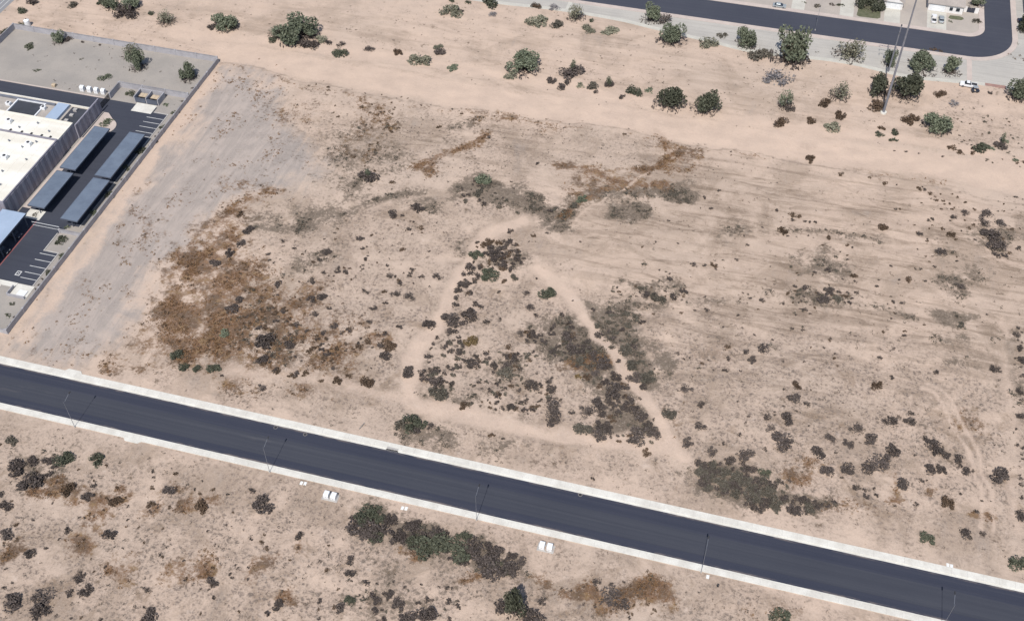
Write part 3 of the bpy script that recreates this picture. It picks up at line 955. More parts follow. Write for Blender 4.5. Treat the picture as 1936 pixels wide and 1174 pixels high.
# rolling gate across the lane
g = thing('rolling_gate', 'pale metal rolling gate across the parking lane below the carports', 'gate', (-178.4, 179.6, 0.05))
MB().box(0, 8.0, -0.04, 0.04, 1.15, 1.25).build('rail', 'white_paint', g)
MB().box(0, 8.0, -0.04, 0.04, 0.1, 0.2).build('rail', 'white_paint', g)
pm = MB().box(-0.03, 0.03, -0.02, 0.02, 0.2, 1.15).mesh('picket', 'steel')
for i in range(33):
    inst('picket', pm, g, (0.05 + i * 0.245, 0, 0))
g = thing('swing_gate', 'dark slatted gate between storage building and gravel lot wall', 'gate', (-186.2, 228.9, 0.05), PI / 2)
MB().box(0, 5.6, -0.04, 0.04, 1.9, 2.0).build('rail', 'dark_metal', g)
MB().box(0, 5.6, -0.04, 0.04, 0.1, 0.2).build('rail', 'dark_metal', g)
pm = MB().box(-0.07, 0.07, -0.02, 0.02, 0.2, 1.9).mesh('picket', 'dark_metal')
for i in range(24):
    inst('picket', pm, g, (0.1 + i * 0.235, 0, 0))

# trash enclosure with its bins
e = thing('trash_enclosure', 'grey walled trash enclosure behind the white concrete pad', 'enclosure', (-174.6, 237.3, 0.03))
MB().box(-3.9, 3.9, 1.9, 2.15, -0.1, 2.0).build('wall', 'block', e)
MB().box(-3.9, -3.65, -2.1, 1.9, -0.1, 2.0).build('wall', 'block', e)
MB().box(3.65, 3.9, -2.1, 1.9, -0.1, 2.0).build('wall', 'block', e)
MB().box(-0.12, 0.12, -2.1, 1.9, -0.1, 2.0).build('wall', 'block', e)
for a in (-3.6, 0.2):
    MB().box(a, a + 3.35, -2.16, -2.1, 0.15, 1.8).build('gate', 'slate_edge', e)
for i, (dx, lb) in enumerate(((-1.9, 'tan lidded dumpster in the left half of the trash enclosure'), (1.9, 'tan lidded dumpster in the right half of the trash enclosure'))):
    d = thing('dumpster', lb, 'dumpster', (-174.6 + dx, 237.3, 0.03), 0, 'dumpsters in the trash enclosure')
    MB().frustum((-0.9, 0.9, -0.7, 0.7), 0.12, (-1.1, 1.1, -0.85, 0.85), 1.3).build('bin', 'dark_metal', d)
    MB().box(-1.13, -0.02, -0.88, 0.88, 1.3, 1.38).build('lid', 'tan_paint', d)
    MB().box(0.02, 1.13, -0.88, 0.88, 1.3, 1.38).build('lid', 'tan_paint', d)
    for sx in (-1.1, 1.1):
        MB().box(sx - 0.08, sx + 0.08, -0.5, 0.5, 0.8, 0.95).build('lift_pocket', 'dark_metal', d)


def carport(label, x0, x1, y0, y1, z=3.0, mat='slate_roof', n=8):
    c = thing('carport', label, 'carport', ((x0 + x1) / 2, (y0 + y1) / 2, 0.05), 0, 'slate roofed carports in two rows')
    w, l = (x1 - x0) / 2, (y1 - y0) / 2
    s = 2 * l / n
    pm = MB().frustum((-w, w, 0.03, s - 0.03), 0, (-w, w, 0.03, s - 0.03), 0.09).box(-w, w, -0.05, 0.03, 0.0, 0.14).mesh('roof_panel', mat)
    for i in range(n):
        inst('roof_panel', pm, c, (0, -l + i * s, z))
    for a in (rect(-w - 0.1, -w, -l - 0.1, l + 0.1), rect(w, w + 0.1, -l - 0.1, l + 0.1), rect(-w, w, -l - 0.1, -l - 0.02), rect(-w, w, l + 0.02, l + 0.1)):
        MB().prism(a, z - 0.25, z + 0.12, True).build('fascia', 'slate_edge', c)
    MB().box(-0.1, 0.1, -l + 0.1, l - 0.1, z - 0.35, z - 0.02).build('beam', 'slate_edge', c)
    k = max(3, round(2 * l / 5.5))
    post = MB().box(-0.1, 0.1, -0.1, 0.1, 0, z - 0.35).mesh('post', 'slate_edge')
    for i in range(k):
        inst('post', post, c, (0, -l + 0.8 + i * (2 * l - 1.6) / (k - 1), 0))


carport('slate roofed carport beside the storage building, far end of the lane', -181.2, -176.6, 199.5, 218.2)
carport('slate roofed carport by the block wall, just below the parking stalls', -170.4, -165.7, 199.0, 218.4)
carport('slate roofed carport beside the storage building, nearer the round shrub island', -181.2, -176.4, 183.4, 198.0, n=6)
carport('slate roofed carport by the block wall, above the low crossing wall', -170.2, -165.4, 181.0, 197.9, n=7)

# tall pale-blue canopy over parked vehicles
cp = thing('vehicle_canopy', 'large pale blue metal canopy at the left edge over parked vehicles', 'canopy', (-182.0, 164.0, 0.05))
pm = MB().frustum((-3.4, 3.4, 0.02, 1.98), 0, (-3.4, 3.4, 0.02, 1.98), 0.1).box(-3.4, 3.4, -0.05, 0.02, 0, 0.14).mesh('roof_panel', 'blue_roof')
for i in range(15):
    inst('roof_panel', pm, cp, (0, -15 + i * 2, 4.4))
MB().box(3.4, 3.5, -15.1, 15.1, 4.1, 4.5).build('fascia', 'slate_edge', cp)
MB().box(-3.4, 3.4, 15.0, 15.1, 4.1, 4.5).build('fascia', 'slate_edge', cp)
pm = MB().box(-0.12, 0.12, -0.12, 0.12, 0, 4.4).mesh('post', 'slate_edge')
for i in range(6):
    inst('post', pm, cp, (2.9, -14.5 + i * 5.8, 0))
    inst('post', pm, cp, (-2.9, -14.5 + i * 5.8, 0))

# storage building in three stepped blocks
b = thing('storage_building', 'long storage building with white roofs and grey ribbed metal walls', 'building', (0, 0, 0.03))
E_ = -185.4
MB().box(-260, E_, 180.0, 206.9, 0, 5.7).build('lower_block', 'metal_wall', b)
MB().box(-260, E_ - 0.3, 207.0, 215.3, 0, 5.3).build('middle_block', 'metal_wall', b)
MB().box(-260, E_ - 0.2, 215.4, 224.6, 0, 3.6).build('upper_block', 'metal_wall', b)
MB().box(E_ - 0.2, E_ + 0.1, 215.4, 228.4, 0, 4.7).build('screen_wall', 'metal_wall', b)
r1 = MB().box(-260, E_ - 0.45, 180.35, 206.5, 5.7, 5.78).build('white_roof', 'white_roof', b)
r2 = MB().box(-260, E_ - 0.5, 207.4, 215.0, 5.3, 5.38).build('white_roof', 'white_roof', b)
MB().box(-260, E_ - 0.3, 215.5, 224.4, 3.6, 3.67).build('gravel_roof', 'roof_gravel', b)
for a, z0, z1 in ((rect(-260, E_, 180.0, 180.3), 5.7, 6.0), (rect(E_ - 0.35, E_, 180.3, 206.6), 5.7, 6.05), (rect(-260, E_, 206.6, 206.9), 5.7, 6.25),
                  (rect(E_ - 0.65, E_ - 0.3, 207.0, 215.3), 5.3, 5.55), (rect(-260, E_ - 0.65, 215.0, 215.3), 5.3, 5.6),
                  (rect(-260, E_ - 0.2, 224.3, 224.6), 3.6, 4.1)):
    MB().prism(a, z0, z1).build('parapet', 'metal_wall_b' if z1 > 5.7 else 'white_roof', b)
pa = MB().box(0, 0.05, 0.03, 1.12, 0.1, 5.6).mesh('wall_panel', 'metal_wall_b')
pb = MB().box(0, 0.08, 0.03, 1.12, 0.1, 5.6).mesh('wall_panel', 'metal_wall')
k = 0
y = 180.1
while y < 227.4:
    if not (206.0 < y < 207.2) and not (214.3 < y < 215.5):
        x = E_ if y < 206.9 else (E_ - 0.3 if y < 215.3 else E_ + 0.1)
        zs = 1.0 if y < 206.9 else 0.9 if y < 215.3 else 0.82
        inst('wall_panel', (pa, pb)[k % 2], b, (x, y, 0), 0, (1, 1, zs))
    y += 1.18
    k += 1
pm = MB().box(0.03, 1.12, -0.06, 0, 0.1, 5.6).mesh('wall_panel', 'metal_wall_b')
for i in range(20):
    inst('wall_panel', pm, b, (E_ - 1.2 - i * 1.18, 180.0, 0))
# flat dark sheets standing for roof wells and metal ridge on the upper block
MB().box(-208, -199.5, 217.2, 222.8, 3.67, 3.73).build('dark_roof_well', 'roof_dark', b)
for a in (rect(-208.4, -208, 216.9, 223.1), rect(-199.5, -199.1, 216.9, 223.1), rect(-208, -199.5, 222.8, 223.1)):
    MB().prism(a, 3.67, 4.1).build('well_kerb', 'white_paint', b)
MB().prism(rect(-195.6, -192.0, 216.4, 223.9), 3.67, 4.5).build('metal_penthouse', 'blue_roof', b)
MB().prism(rect(-191.3, -186.3, 216.2, 223.9), 3.67, 3.71).build('dark_roof_well', 'roof_dark', b)
for yy, hh in ((217.0, 4.3), (219.8, 4.1), (222.0, 4.4)):
    MB().box(-190.0, -188.9, yy, yy + 0.9, 3.71, hh).build('roof_vent', 'concrete_grey', b)
MB().box(-225, -196.4, 223.0, 223.7, 3.67, 4.2).build('duct', 'steel', b)
MB().box(-225, -189, 226.2, 227.0, 1.9, 2.1).build('canopy_strip', 'steel', b)
for xx in (-197.5, -194.5, -191.3, -188.6, -201, -206):  # dark boxes on the parapet and dark wedges on the roof behind it
    MB().box(xx, xx + 0.9, 206.88, 206.98, 5.75, 6.2).build('dark_box', 'dark_metal', b)
    MB().prism([(xx - 0.1, 206.95), (xx + 0.2, 206.95), (xx + 0.5, 208.2), (xx + 0.1, 208.4)], 5.38, 5.7, True).build('roof_vent', 'dark_metal', b)


seam = MB().box(-0.04, 0.04, 0, 1, 0, 0.03).mesh('roof_seam', 'white_roof')
for k in range(16):
    inst('roof_seam', seam, r1, (-188.5 - k * 3.05, 180.4, 5.78), 0, (1, 26.0, 1))
    inst('roof_seam', seam, r2, (-188.5 - k * 3.05, 207.45, 5.38), 0, (1, 7.5, 1))
vent = MB().tube((0, 0, 0), (0, 0, 0.45), 0.16, 0.16, 8).tube((0, 0, 0.45), (0, 0, 0.6), 0.28, 0.2, 8).mesh('roof_vent', 'steel')
for x, y in ((-190, 186), (-192.5, 191), (-189, 197), (-193, 201.5), (-190.5, 204.5), (-196, 196), (-198, 203)):
    inst('roof_vent', vent, r1, (x, y, 5.78))
for x, y in ((-190, 210), (-195, 212.5), (-199, 209.5)):
    inst('roof_vent', vent, r2, (x, y, 5.38))


def roof_unit(label, x, y, z, s=1.0, mat='white_paint'):
    t = thing('roof_unit', label, 'air conditioner', (x, y, z), 0, 'white units on the storage building roof')
    MB().box(-0.8 * s, 0.8 * s, -0.6 * s, 0.6 * s, 0.08, 1.1 * s).build('housing', mat, t, 0.04)
    MB().tube((0, 0, 1.1 * s), (0, 0, 1.2 * s), 0.42 * s, 0.42 * s, 12).build('fan', 'dark_metal', t)
    MB().box(-0.85 * s, 0.85 * s, -0.65 * s, 0.65 * s, 0, 0.08).build('curb', 'concrete_grey', t)


for u, v, z, s, lb in ((18, 232, 5.41, 1.0, 'grey-white vented unit on the narrow white roof'), (55, 275, 5.79, 1.0, 'white boxy unit at the back of the wide white roof'), (10, 300, 5.79, 1.0, 'white boxy unit by the left edge of the wide white roof'),
                       (17, 199, 3.67, .9, 'white unit left of the dark roof well'),
                       (83, 207, 3.67, .9, 'white unit between dark roof well and pale metal penthouse')):
    x, y = G(u, v, z)
    roof_unit(lb, x, y, z, s)


def cabinet(name, label, x, y, z, w, d, h, group, cat='cabinet', mat='white_paint'):
    t = thing(name, label, cat, (x, y, z), 0, group)
    MB().side([(-d / 2, 0), (d / 2, 0), (d / 2, h * 0.9), (d / 2 - 0.1, h), (-d / 2 + 0.25, h), (-d / 2, h * 0.82)], -w / 2, w / 2).build('housing', mat, t, 0.03).rotation_euler = (0, 0, PI / 2)
    MB().box(-w / 2 - 0.03, w / 2 + 0.03, -d / 2 - 0.03, d / 2 + 0.03, 0, 0.06).build('base', 'concrete_grey', t)
    for s in (-1, 1):
        MB().box(s * w * 0.24 - w * 0.21, s * w * 0.24 + w * 0.21, -d / 2 - 0.025, -d / 2, 0.12, h * 0.74).build('door', mat, t)
    MB().box(-0.03, 0.03, -d / 2 - 0.06, -d / 2 - 0.025, h * 0.38, h * 0.5).build('handle', 'steel', t)


for u, v, lb in ((157, 172, 'leftmost of the four white cabinets on the gravel lot'), (170.5, 174, 'second from left of the four white cabinets on the gravel lot'),
                 (183.5, 176, 'third from left of the four white cabinets on the gravel lot'), (196.5, 178, 'rightmost of the four white cabinets on the gravel lot')):
    x, y = G(u, v)
    cabinet('utility_cabinet', lb, x, y, 0.03, 1.25, 1.1, 1.7, 'white utility cabinets on the gravel lot')
x, y = G(103, 164)
cabinet('utility_cabinet', 'small tan cabinet on the gravel lot beside the pink kerb', x, y, 0.03, 1.1, 1.1, 0.9, None, mat='tan_paint')
for (u, v), side in (((625, 940), 'below the road, left of the hedge'), ((1032, 1036), 'below the road, right of the hedge')):
    x, y = G(u, v)
    p = MB().box(x - 1.75, x + 1.75, y - 0.95, y + 0.95, -0.2, 0.08).build('concrete_pad', 'concrete_grey', bevel=0.02)
    tag(p, 'flat grey concrete pad under two white cabinets ' + ('left of the hedge' if u < 800 else 'right of the hedge'), 'pad')
    for s, w in ((-0.8, 'left'), (0.8, 'right')):
        cabinet('utility_cabinet', '%s white cabinet of the pair %s' % (w, side), x + s, y + 0.05, 0.08, 1.1, 1.35, 1.25, 'white utility cabinets below the road')
# low concrete pad with kerb in the bottom corner of the lot
struct(MB().box(-170.2, -165.6, 155.0, 159.4, -0.1, 0.14).build('concrete_apron', 'concrete'))
w = thing('screen_wall', 'low pale U-shaped wall on concrete at the lot corner', 'wall', (-168.0, 155.4, 0.1))
MB().box(-2.6, 2.3, -0.5, -0.3, 0, 0.9).build('wall', 'block', w)
MB().box(-2.6, -2.4, -0.3, 2.6, 0, 0.9).build('wall', 'block', w)
MB().box(-0.4, 1.8, 0.2, 2.0, 0, 0.35).build('slab', 'white_paint', w)

# ================================================================== HOUSES NORTH OF THE RESIDENTIAL STREET
drv = [(18.6, 23.0, 336.4, 352), (32.6, 37.6, 336.4, 345), (46.0, 52.0, 336.4, 347), (3.2, 7.4, 336.4, 352)]
for a in drv:
    struct(MB().prism(rect(*a), -0.2, 0.075).build('driveway', 'path_mat'))


def gable_house(label, x0, x1, y0, y1, h, ridge, along_y, wall='stucco', garage=None, windows=(), roof='shingle'):
    t = thing('house', label, 'house', (x0, y0, 0.03))
    w, d = x1 - x0, y1 - y0
    MB().box(0, w, 0, d, 0, h).build('wall', wall, t)
    m = MB()
    o = 0.45
    if along_y:
        pr = [(-o, h - 0.1), (w + o, h - 0.1), (w + o, h + 0.08), (w / 2, ridge + 0.1), (-o, h + 0.08)]
        m.side(pr, -o, d + o)
    else:
        n = len(m.v)
        pr = [(-o, h - 0.1), (d + o, h - 0.1), (d + o, h + 0.08), (d / 2, ridge + 0.1), (-o, h + 0.08)]
        m.side(pr, -o, w + o)
        m.v = [(yy, xx, z) for xx, yy, z in m.v]
    rf = m.build('roof', roof, t)
    if along_y:
        g = MB().side([(0.2, h), (w - 0.2, h), (w / 2, ridge - 0.1)], -0.56, -o - 0.01).build('gable', wall, t)
    if garage:
        gd = MB().box(garage[0], garage[1], -0.05, -0.01, 0.05, 2.3).build('garage_door', 'white_paint', t)
        for k in range(1, 4):
            MB().box(garage[0], garage[1], -0.06, -0.05, k * 0.57 - 0.01, k * 0.57 + 0.01).build('door_groove', 'concrete_grey', gd)
    for a, c in windows:
        f = MB().box(a - 0.08, c + 0.08, -0.05, -0.01, 0.8, 2.2).build('window', 'white_paint', t)
        MB().box(a, c, -0.07, -0.05, 0.9, 2.1).build('pane', 'glass', f)
    return t


gable_house('white fronted gabled garage house behind the steel poles', 32.2, 38.0, 345.0, 362, 2.7, 4.6, True, garage=(0.6, 5.2))
gable_house('tan roofed white house with two vehicles in its driveway', 46.0, 56.8, 347.2, 364, 2.8, 4.4, False, garage=(0.5, 5.2), windows=((6.6, 7.6), (8.6, 9.8)))
gable_house('tan roofed house at the top edge beyond the first driveway', 17.0, 27.0, 352.5, 366, 2.8, 4.5, False, 'stucco_tan', garage=(1.6, 6.0), windows=((7.4, 9.0),))
gable_house('pale house at the top edge left of the white garage', 1.5, 13.5, 352.5, 366, 2.8, 4.5, False, 'stucco_tan', garage=(1.6, 6.0), windows=((8, 10),))
gable_house('pale house at the upper right corner beyond the bend', 76.5, 90, 352, 366, 2.8, 4.5, False, 'stucco', windows=((2, 4), (7, 9)))
f = thing('yard_gate', 'dark double gate between white wall pieces beside the house', 'gate', (57.2, 349.2, 0.03))
MB().box(0, 1.0, -0.1, 0.1, 0, 1.9).build('wall_piece', 'stucco', f)
MB().box(3.4, 4.6, -0.1, 0.1, 0, 1.9).build('wall_piece', 'stucco', f)
for a in (1.02, 2.22):
    MB().box(a, a + 1.16, -0.04, 0.04, 0.08, 1.75).build('gate_leaf', 'car_dark', f)
yards = [('lawn', 24.0, 31.5, 337.5, 344.5), ('lawn', 52.6, 57.4, 343.6, 346.0), ('lawn', 75.2, 80, 344, 349.5)]
for n_, a, c, d, e in yards:
    struct(MB().prism([(a, d + 0.6), (a + 0.8, d), (c - 0.9, d + 0.2), (c, d + 1.0), (c - 0.2, e - 0.5), (c - 1.2, e), (a + 0.5, e - 0.2)], 0, 0.09).build(n_, 'lawn_soil'))

# ================================================================== VEHICLES


def car(name, label, cat, x, y, z, rz, kind, paint, s=0.92, group=None):
    t = thing(name, label, cat, (x, y, z), rz, group)
    t.scale = (s, s, s)
    L_, W = 4.7, 1.86
    if kind == 'pickup':
        L_ = 5.4
    hl = L_ / 2
    if kind == 'pickup':
        pr = [(-hl, .35), (hl, .35), (hl + .03, .6), (hl - .02, .95), (hl - .15, 1.05), (1.2, 1.12), (-hl + .02, 1.12), (-hl, .9)]
        cab = (-0.75, 1.35, -0.2, 0.75)
    elif kind == 'suv':
        pr = [(-hl, .38), (hl, .38), (hl + .04, .65), (hl - .02, .9), (hl - .2, 1.02), (0.95, 1.12), (-hl + .03, 1.14), (-hl, .9)]
        cab = (-hl + .08, 1.3, -hl + .35, .45)
    else:
        pr = [(-hl, .32), (hl, .32), (hl + .04, .55), (hl - .02, .75), (hl - .2, .84), (0.9, .95), (-1.5, .98), (-hl + .06, .92), (-hl, .75)]
        cab = (-1.75, 1.25, -1.1, .35)
    zt = pr[5][1] - 0.01
    top = 1.78 if kind != 'sedan' else 1.45
    MB().side(pr, -W / 2, W / 2).build('body', paint, t, 0.07)
    MB().frustum((cab[0], cab[1], -W / 2 + .07, W / 2 - .07), zt, (cab[2], cab[3], -W / 2 + .24, W / 2 - .24), top - .05).build('windows', 'glass', t, 0.04)
    MB().frustum((cab[2] - .06, cab[3] + .06, -W / 2 + .21, W / 2 - .21), top - .05, (cab[2] + .02, cab[3] - .03, -W / 2 + .27, W / 2 - .27), top + .02).build('roof', paint, t, 0.02)
    if kind == 'pickup':
        MB().box(-hl + .12, -0.85, -W / 2 + .14, W / 2 - .14, 1.10, 1.128).build('cargo_bed', 'dark_metal', t)
        for s_ in (-1, 1):
            MB().box(-hl + .05, -0.8, s_ * (W / 2 - .1) - .05, s_ * (W / 2 - .1) + .05, 1.12, 1.26).build('bed_rail', paint, t)
    for sx in (-hl * .62, hl * .62):
        for sy in (-1, 1):
            w_ = MB().tube((sx, sy * (W / 2 - .2), .34), (sx, sy * (W / 2 + .01), .34), .34, .34, 14).build('wheel', 'rubber', t)
            MB().tube((sx, sy * (W / 2 + .01), .34), (sx, sy * (W / 2 + .02), .34), .2, .18, 10).build('rim', 'steel', w_)
    for sy in (-1, 1):
        MB().box(hl - .07, hl + .05, sy * .62 - .2, sy * .62 + .2, .66, .8).build('headlight', 'lamp_lens', t)
        MB().box(-hl - .03, -hl + .05, sy * .72 - .12, sy * .72 + .12, .68, .86).build('taillight', 'tail_red', t)
        MB().box(cab[3] + .35, cab[3] + .5, sy * (W / 2 + .08) - .1, sy * (W / 2 + .08) + .1, zt + .02, zt + .15).build('mirror', paint, t)
    return t


x, y = G(1830, 164)
car('parked_pickup', 'white pickup truck parked on the winding park path', 'truck', x, y, 0.07, PI - 0.05, 'pickup', 'car_white')
x, y = G(1843, 174)
c_ = thing('utility_cart', 'small dark open cart standing just below the white pickup', 'cart', (x, y, 0.0), 0.3)
MB().side([(-1.1, .3), (1.1, .3), (1.15, .7), (.5, .75), (.3, .55), (-.4, .55), (-.5, .8), (-1.1, .8)], -.6, .6).build('body', 'car_dark', c_, 0.04)
MB().box(-.85, .55, -.6, .6, 1.75, 1.82).build('roof', 'car_silver', c_, 0.03)
for sx in (-.8, .5):
    for sy in (-.55, .55):
        MB().tube((sx, sy, .5), (sx, sy, 1.75), .025, .025, 6).build('roof_post', 'dark_metal', c_)
        MB().tube((sx, sy - .08, .25), (sx, sy + .08, .25), .25, .25, 12).build('wheel', 'rubber', c_)
MB().box(-.45, .0, -.5, .5, .55, .72).build('seat', 'tan_paint', c_)
x, y = G(1473, 14)
car('parked_car', 'silver car at the kerb of the residential street near the top edge', 'car', x, y, 0.02, 0.0, 'sedan', 'car_silver')
x, y = G(1765, 39)
car('parked_pickup', 'white pickup with dark cab in the driveway, left of the two vehicles', 'truck', x, y, 0.08, PI / 2 - 0.03, 'pickup', 'car_white', 0.85)
x, y = G(1779, 40)
car('parked_car', 'silver sedan in the driveway, right of the white pickup', 'car', x, y, 0.08, PI / 2, 'sedan', 'car_silver', 0.88)
x, y = G(1936, 43)
car('parked_car', 'dark blue car at the right edge beside a green lawn', 'car', x, y, 0.04, 0.1, 'sedan', 'car_dark')
for k, (yy, kd, lb) in enumerate(((174.5, 'suv', 'dark vehicle under the pale blue canopy, nearest the shrub island'), (168.5, 'pickup', 'dark pickup under the pale blue canopy, middle one'), (162.5, 'suv', 'dark vehicle under the pale blue canopy, nearest the left edge'))):
    car('parked_vehicle', lb, 'car', -181.0, yy, 0.05, 0.0, kd, 'car_dark', 0.95, 'dark vehicles under the canopy')

# ================================================================== POLES, LAMPS AND SMALL STREET FURNITURE


def street_lamp(label, x, y, h=9.0, arm=2.3, dirn=1):
    t = thing('street_lamp', label, 'street lamp', (x, y, 0.0), 0 if dirn > 0 else PI, 'street lamps along the road')
    MB().tube((0, 0, -0.1), (0, 0, 0.35), 0.2, 0.17, 10).build('base', 'concrete_grey', t)
    MB().tube((0, 0, 0.35), (0, 0, h), 0.055, 0.035, 8).build('pole', 'steel', t)
    MB().tube((0, 0, h - 0.6), (0, arm, h), 0.04, 0.035, 6).build('arm', 'steel', t)
    MB().side([(-0.14, h - 0.06), (0.14, h - 0.06), (0.1, h + 0.08), (-0.1, h + 0.08)], arm - 0.1, arm + 0.6).build('lamp_head', 'dark_metal', t)


for k, (x, lb) in enumerate(((-133.6, 'leftmost thin street lamp on the near pavement of the main road'), (-87.0, 'thin street lamp on the near pavement, left of the first cabinet pair'), (-40.8, 'thin street lamp on the near pavement above the long hedge'),
                             (5.9, 'thin street lamp on the near pavement, right of the second cabinet pair'), (52.4, 'rightmost thin street lamp on the near pavement, by the bottom edge'))):
    street_lamp(lb, x, 123.05)
x, y = G(1541, 58)
street_lamp('thin street lamp at the gravel edge of the residential street', x, y, 7.5, 1.6)

x, y = G(1670, 214)
t = thing('transmission_pole', 'tall grey steel power pole rising from bare sand past the dark trees', 'power pole', (x, y, 0))
MB().tube((0, 0, -0.3), (0, 0, 0.45), 0.95, 0.9, 20).build('foundation', 'concrete', t)
MB().tube((0, 0, 0.45), (0, 0, 16), 0.36, 0.29, 16).build('lower_shaft', 'steel', t)
MB().tube((0, 0, 16), (0, 0, 52), 0.28, 0.15, 16).build('upper_shaft', 'steel', t)
MB().tube((0, 0, 15.7), (0, 0, 16.5), 0.37, 0.36, 16).build('splice_collar', 'steel', t)
for z in (43.5, 46.8, 50.0):
    for s in (-1, 1):
        a = MB().tube((0, 0, z), (s * 2.6, 0, z + 0.5), 0.13, 0.07, 8).build('cross_arm', 'steel', t)
        MB().tube((s * 2.6, 0, z + 0.5), (s * 2.6, 0, z - 1.0), 0.09, 0.09, 8).build('insulator', 'dark_metal', a)
x, y = G(1679, 138)
t = thing('lattice_pole', 'slimmer pale blue steel pole beside the park path behind the trees', 'power pole', (x, y, 0.03))
MB().tube((0, 0, -0.2), (0, 0, 0.4), 0.6, 0.55, 16).build('foundation', 'concrete', t)
MB().tube((0, 0, 0.4), (0, 0, 16.5), 0.26, 0.18, 14).build('shaft', 'steel', t)
MB().tube((0, 0, 16.5), (0, 0, 16.8), 0.28, 0.1, 14).build('cap', 'dark_metal', t)
for z in range(3, 16):
    MB().tube((-0.42, 0, z), (0.42, 0, z), 0.03, 0.03, 6).build('climbing_step', 'dark_metal', t)

for u, v, lb in ((521, 808, 'dark round manhole cover in the far lane above a street lamp shadow'), (577, 821, 'dark round manhole cover in the far lane left of the road middle'), (1097, 935, 'dark round manhole cover close to the far kerb')):
    x, y = G(u, v)
    t = thing('manhole_cover', lb, 'manhole', (x, y, 0.02), 0, 'manhole covers in the main road')
    MB().tube((0, 0, 0), (0, 0, 0.006), 0.46, 0.46, 20).build('frame', 'steel_weathered', t)
    MB().tube((0, 0, 0.006), (0, 0, 0.012), 0.36, 0.36, 20).build('lid', 'dark_metal', t)

# storm inlet on the far kerb
x = G(742, 850)[0]
t = thing('storm_inlet', 'dark slotted storm drain in the white kerb above the road', 'drain', (x, 135.5, 0))
MB().box(-1.3, 1.3, -0.03, 0.5, 0.14, 0.165).build('lid', 'concrete_grey', t)
sl = MB().box(-0.13, 0.13, -0.10, -0.03, 0.05, 0.13).mesh('slot', 'dark_metal')
for k in range(7):
    inst('slot', sl, t, (-1.1 + k * 0.36, 0, 0))
MB().box(-1.4, 1.4, -0.36, -0.1, 0.036, 0.045).build('grate', 'dark_metal', t)
# small ground boxes
for u, v, lb in ((570, 913, 'left pale ground box lid in sand beside the pavement'), (577, 914, 'right pale ground box lid of the pair beside the pavement'),
                 (761, 960, 'left pale ground box lid above the long hedge'), (768, 961, 'right pale ground box lid above the long hedge'),
                 (1792, 1068, 'left pale ground box lid by the far pavement at right'), (1799, 1070, 'right pale ground box lid by the far pavement at right'),
                 (1338, 1090, 'single white ground box lid beside a street lamp base')):
    x, y = G(u, v)
    t = thing('ground_box', lb, 'utility box', (x, y, ground_z(x, y) - 0.04), 0, 'pale ground boxes along the verge')
    MB().box(-0.32, 0.32, -0.45, 0.45, 0, 0.10).build('rim', 'concrete', t, 0.02)
    MB().box(-0.24, 0.24, -0.36, 0.36, 0.10, 0.12).build('lid', 'white_paint', t)
x, y = G(1357, 1108)
t = thing('fire_hydrant', 'small dark hydrant-like post alone in sand below the right road', 'hydrant', (x, y, 0), 0.4)
MB().tube((0, 0, -0.1), (0, 0, 0.75), 0.14, 0.13, 12).build('barrel', 'dark_metal', t)
MB().tube((0, 0, 0.75), (0, 0, 0.95), 0.17, 0.06, 12).build('bonnet', 'dark_metal', t)
MB().tube((-0.32, 0, 0.5), (0.32, 0, 0.5), 0.08, 0.08, 10).build('nozzle', 'dark_metal', t)
MB().tube((0, 0, 0.02), (0, 0, 0.1), 0.22, 0.22, 12).build('flange', 'dark_metal', t)
x, y = G(684, 806)
t = thing('drain_pipe', 'short dark pipe end lying in sand above the main road', 'pipe', (x, y, 0.02), 1.3)
MB().tube((-0.9, 0, 0.1), (0.9, 0, 0.1), 0.12, 0.12, 10).build('barrel', 'steel_weathered', t)
MB().tube((0.9, 0, 0.1), (1.02, 0, 0.1), 0.16, 0.16, 10).build('collar', 'concrete_grey', t)
x, y = G(53, 49)
t = thing('water_tank', 'small white round tank behind the corner of the block wall', 'tank', (x, y, 0))
MB().tube((0, 0, 0), (0, 0, 2.0), 0.9, 0.9, 16).build('shell', 'white_paint', t)
MB().tube((0, 0, 2.0), (0, 0, 2.4), 0.9, 0.25, 16).build('dome', 'white_paint', t)
MB().tube((0, 0, 2.4), (0, 0, 2.5), 0.22, 0.22, 10).build('hatch', 'dark_metal', t)

# ================================================================== VEGETATION


def facets(points, sizes, rnd, mat, name, branches=None, elong=1.6):
    """many small leaf or twig faces around the given points, as one mesh"""
    n = len(points)
    P = np.array(points)
    a = rnd.normal(size=(n, 3))
    a /= np.linalg.norm(a, axis=1)[:, None]
    b = rnd.normal(size=(n, 3))
    b -= (b * a).sum(1)[:, None] * a
    b /= np.linalg.norm(b, axis=1)[:, None]
    s = np.array(sizes)[:, None]
    V = np.stack([P - a * s * elong, P - b * s, P + a * s * elong, P + b * s * 0.8], 1).reshape(-1, 3)
    F = [(4 * i, 4 * i + 1, 4 * i + 2, 4 * i + 3) for i in range(n)]
    m = MB()
    m.v = [tuple(v) for v in V]
    m.f = F
    if branches:
        for p0, p1, r0, r1 in branches:
            m.tube(p0, p1, r0, r1, 4, False)
    me = bpy.data.meshes.new(name)
    me.from_pydata(m.v, [], m.f)
    me.materials.append(MATS[mat])
    return me


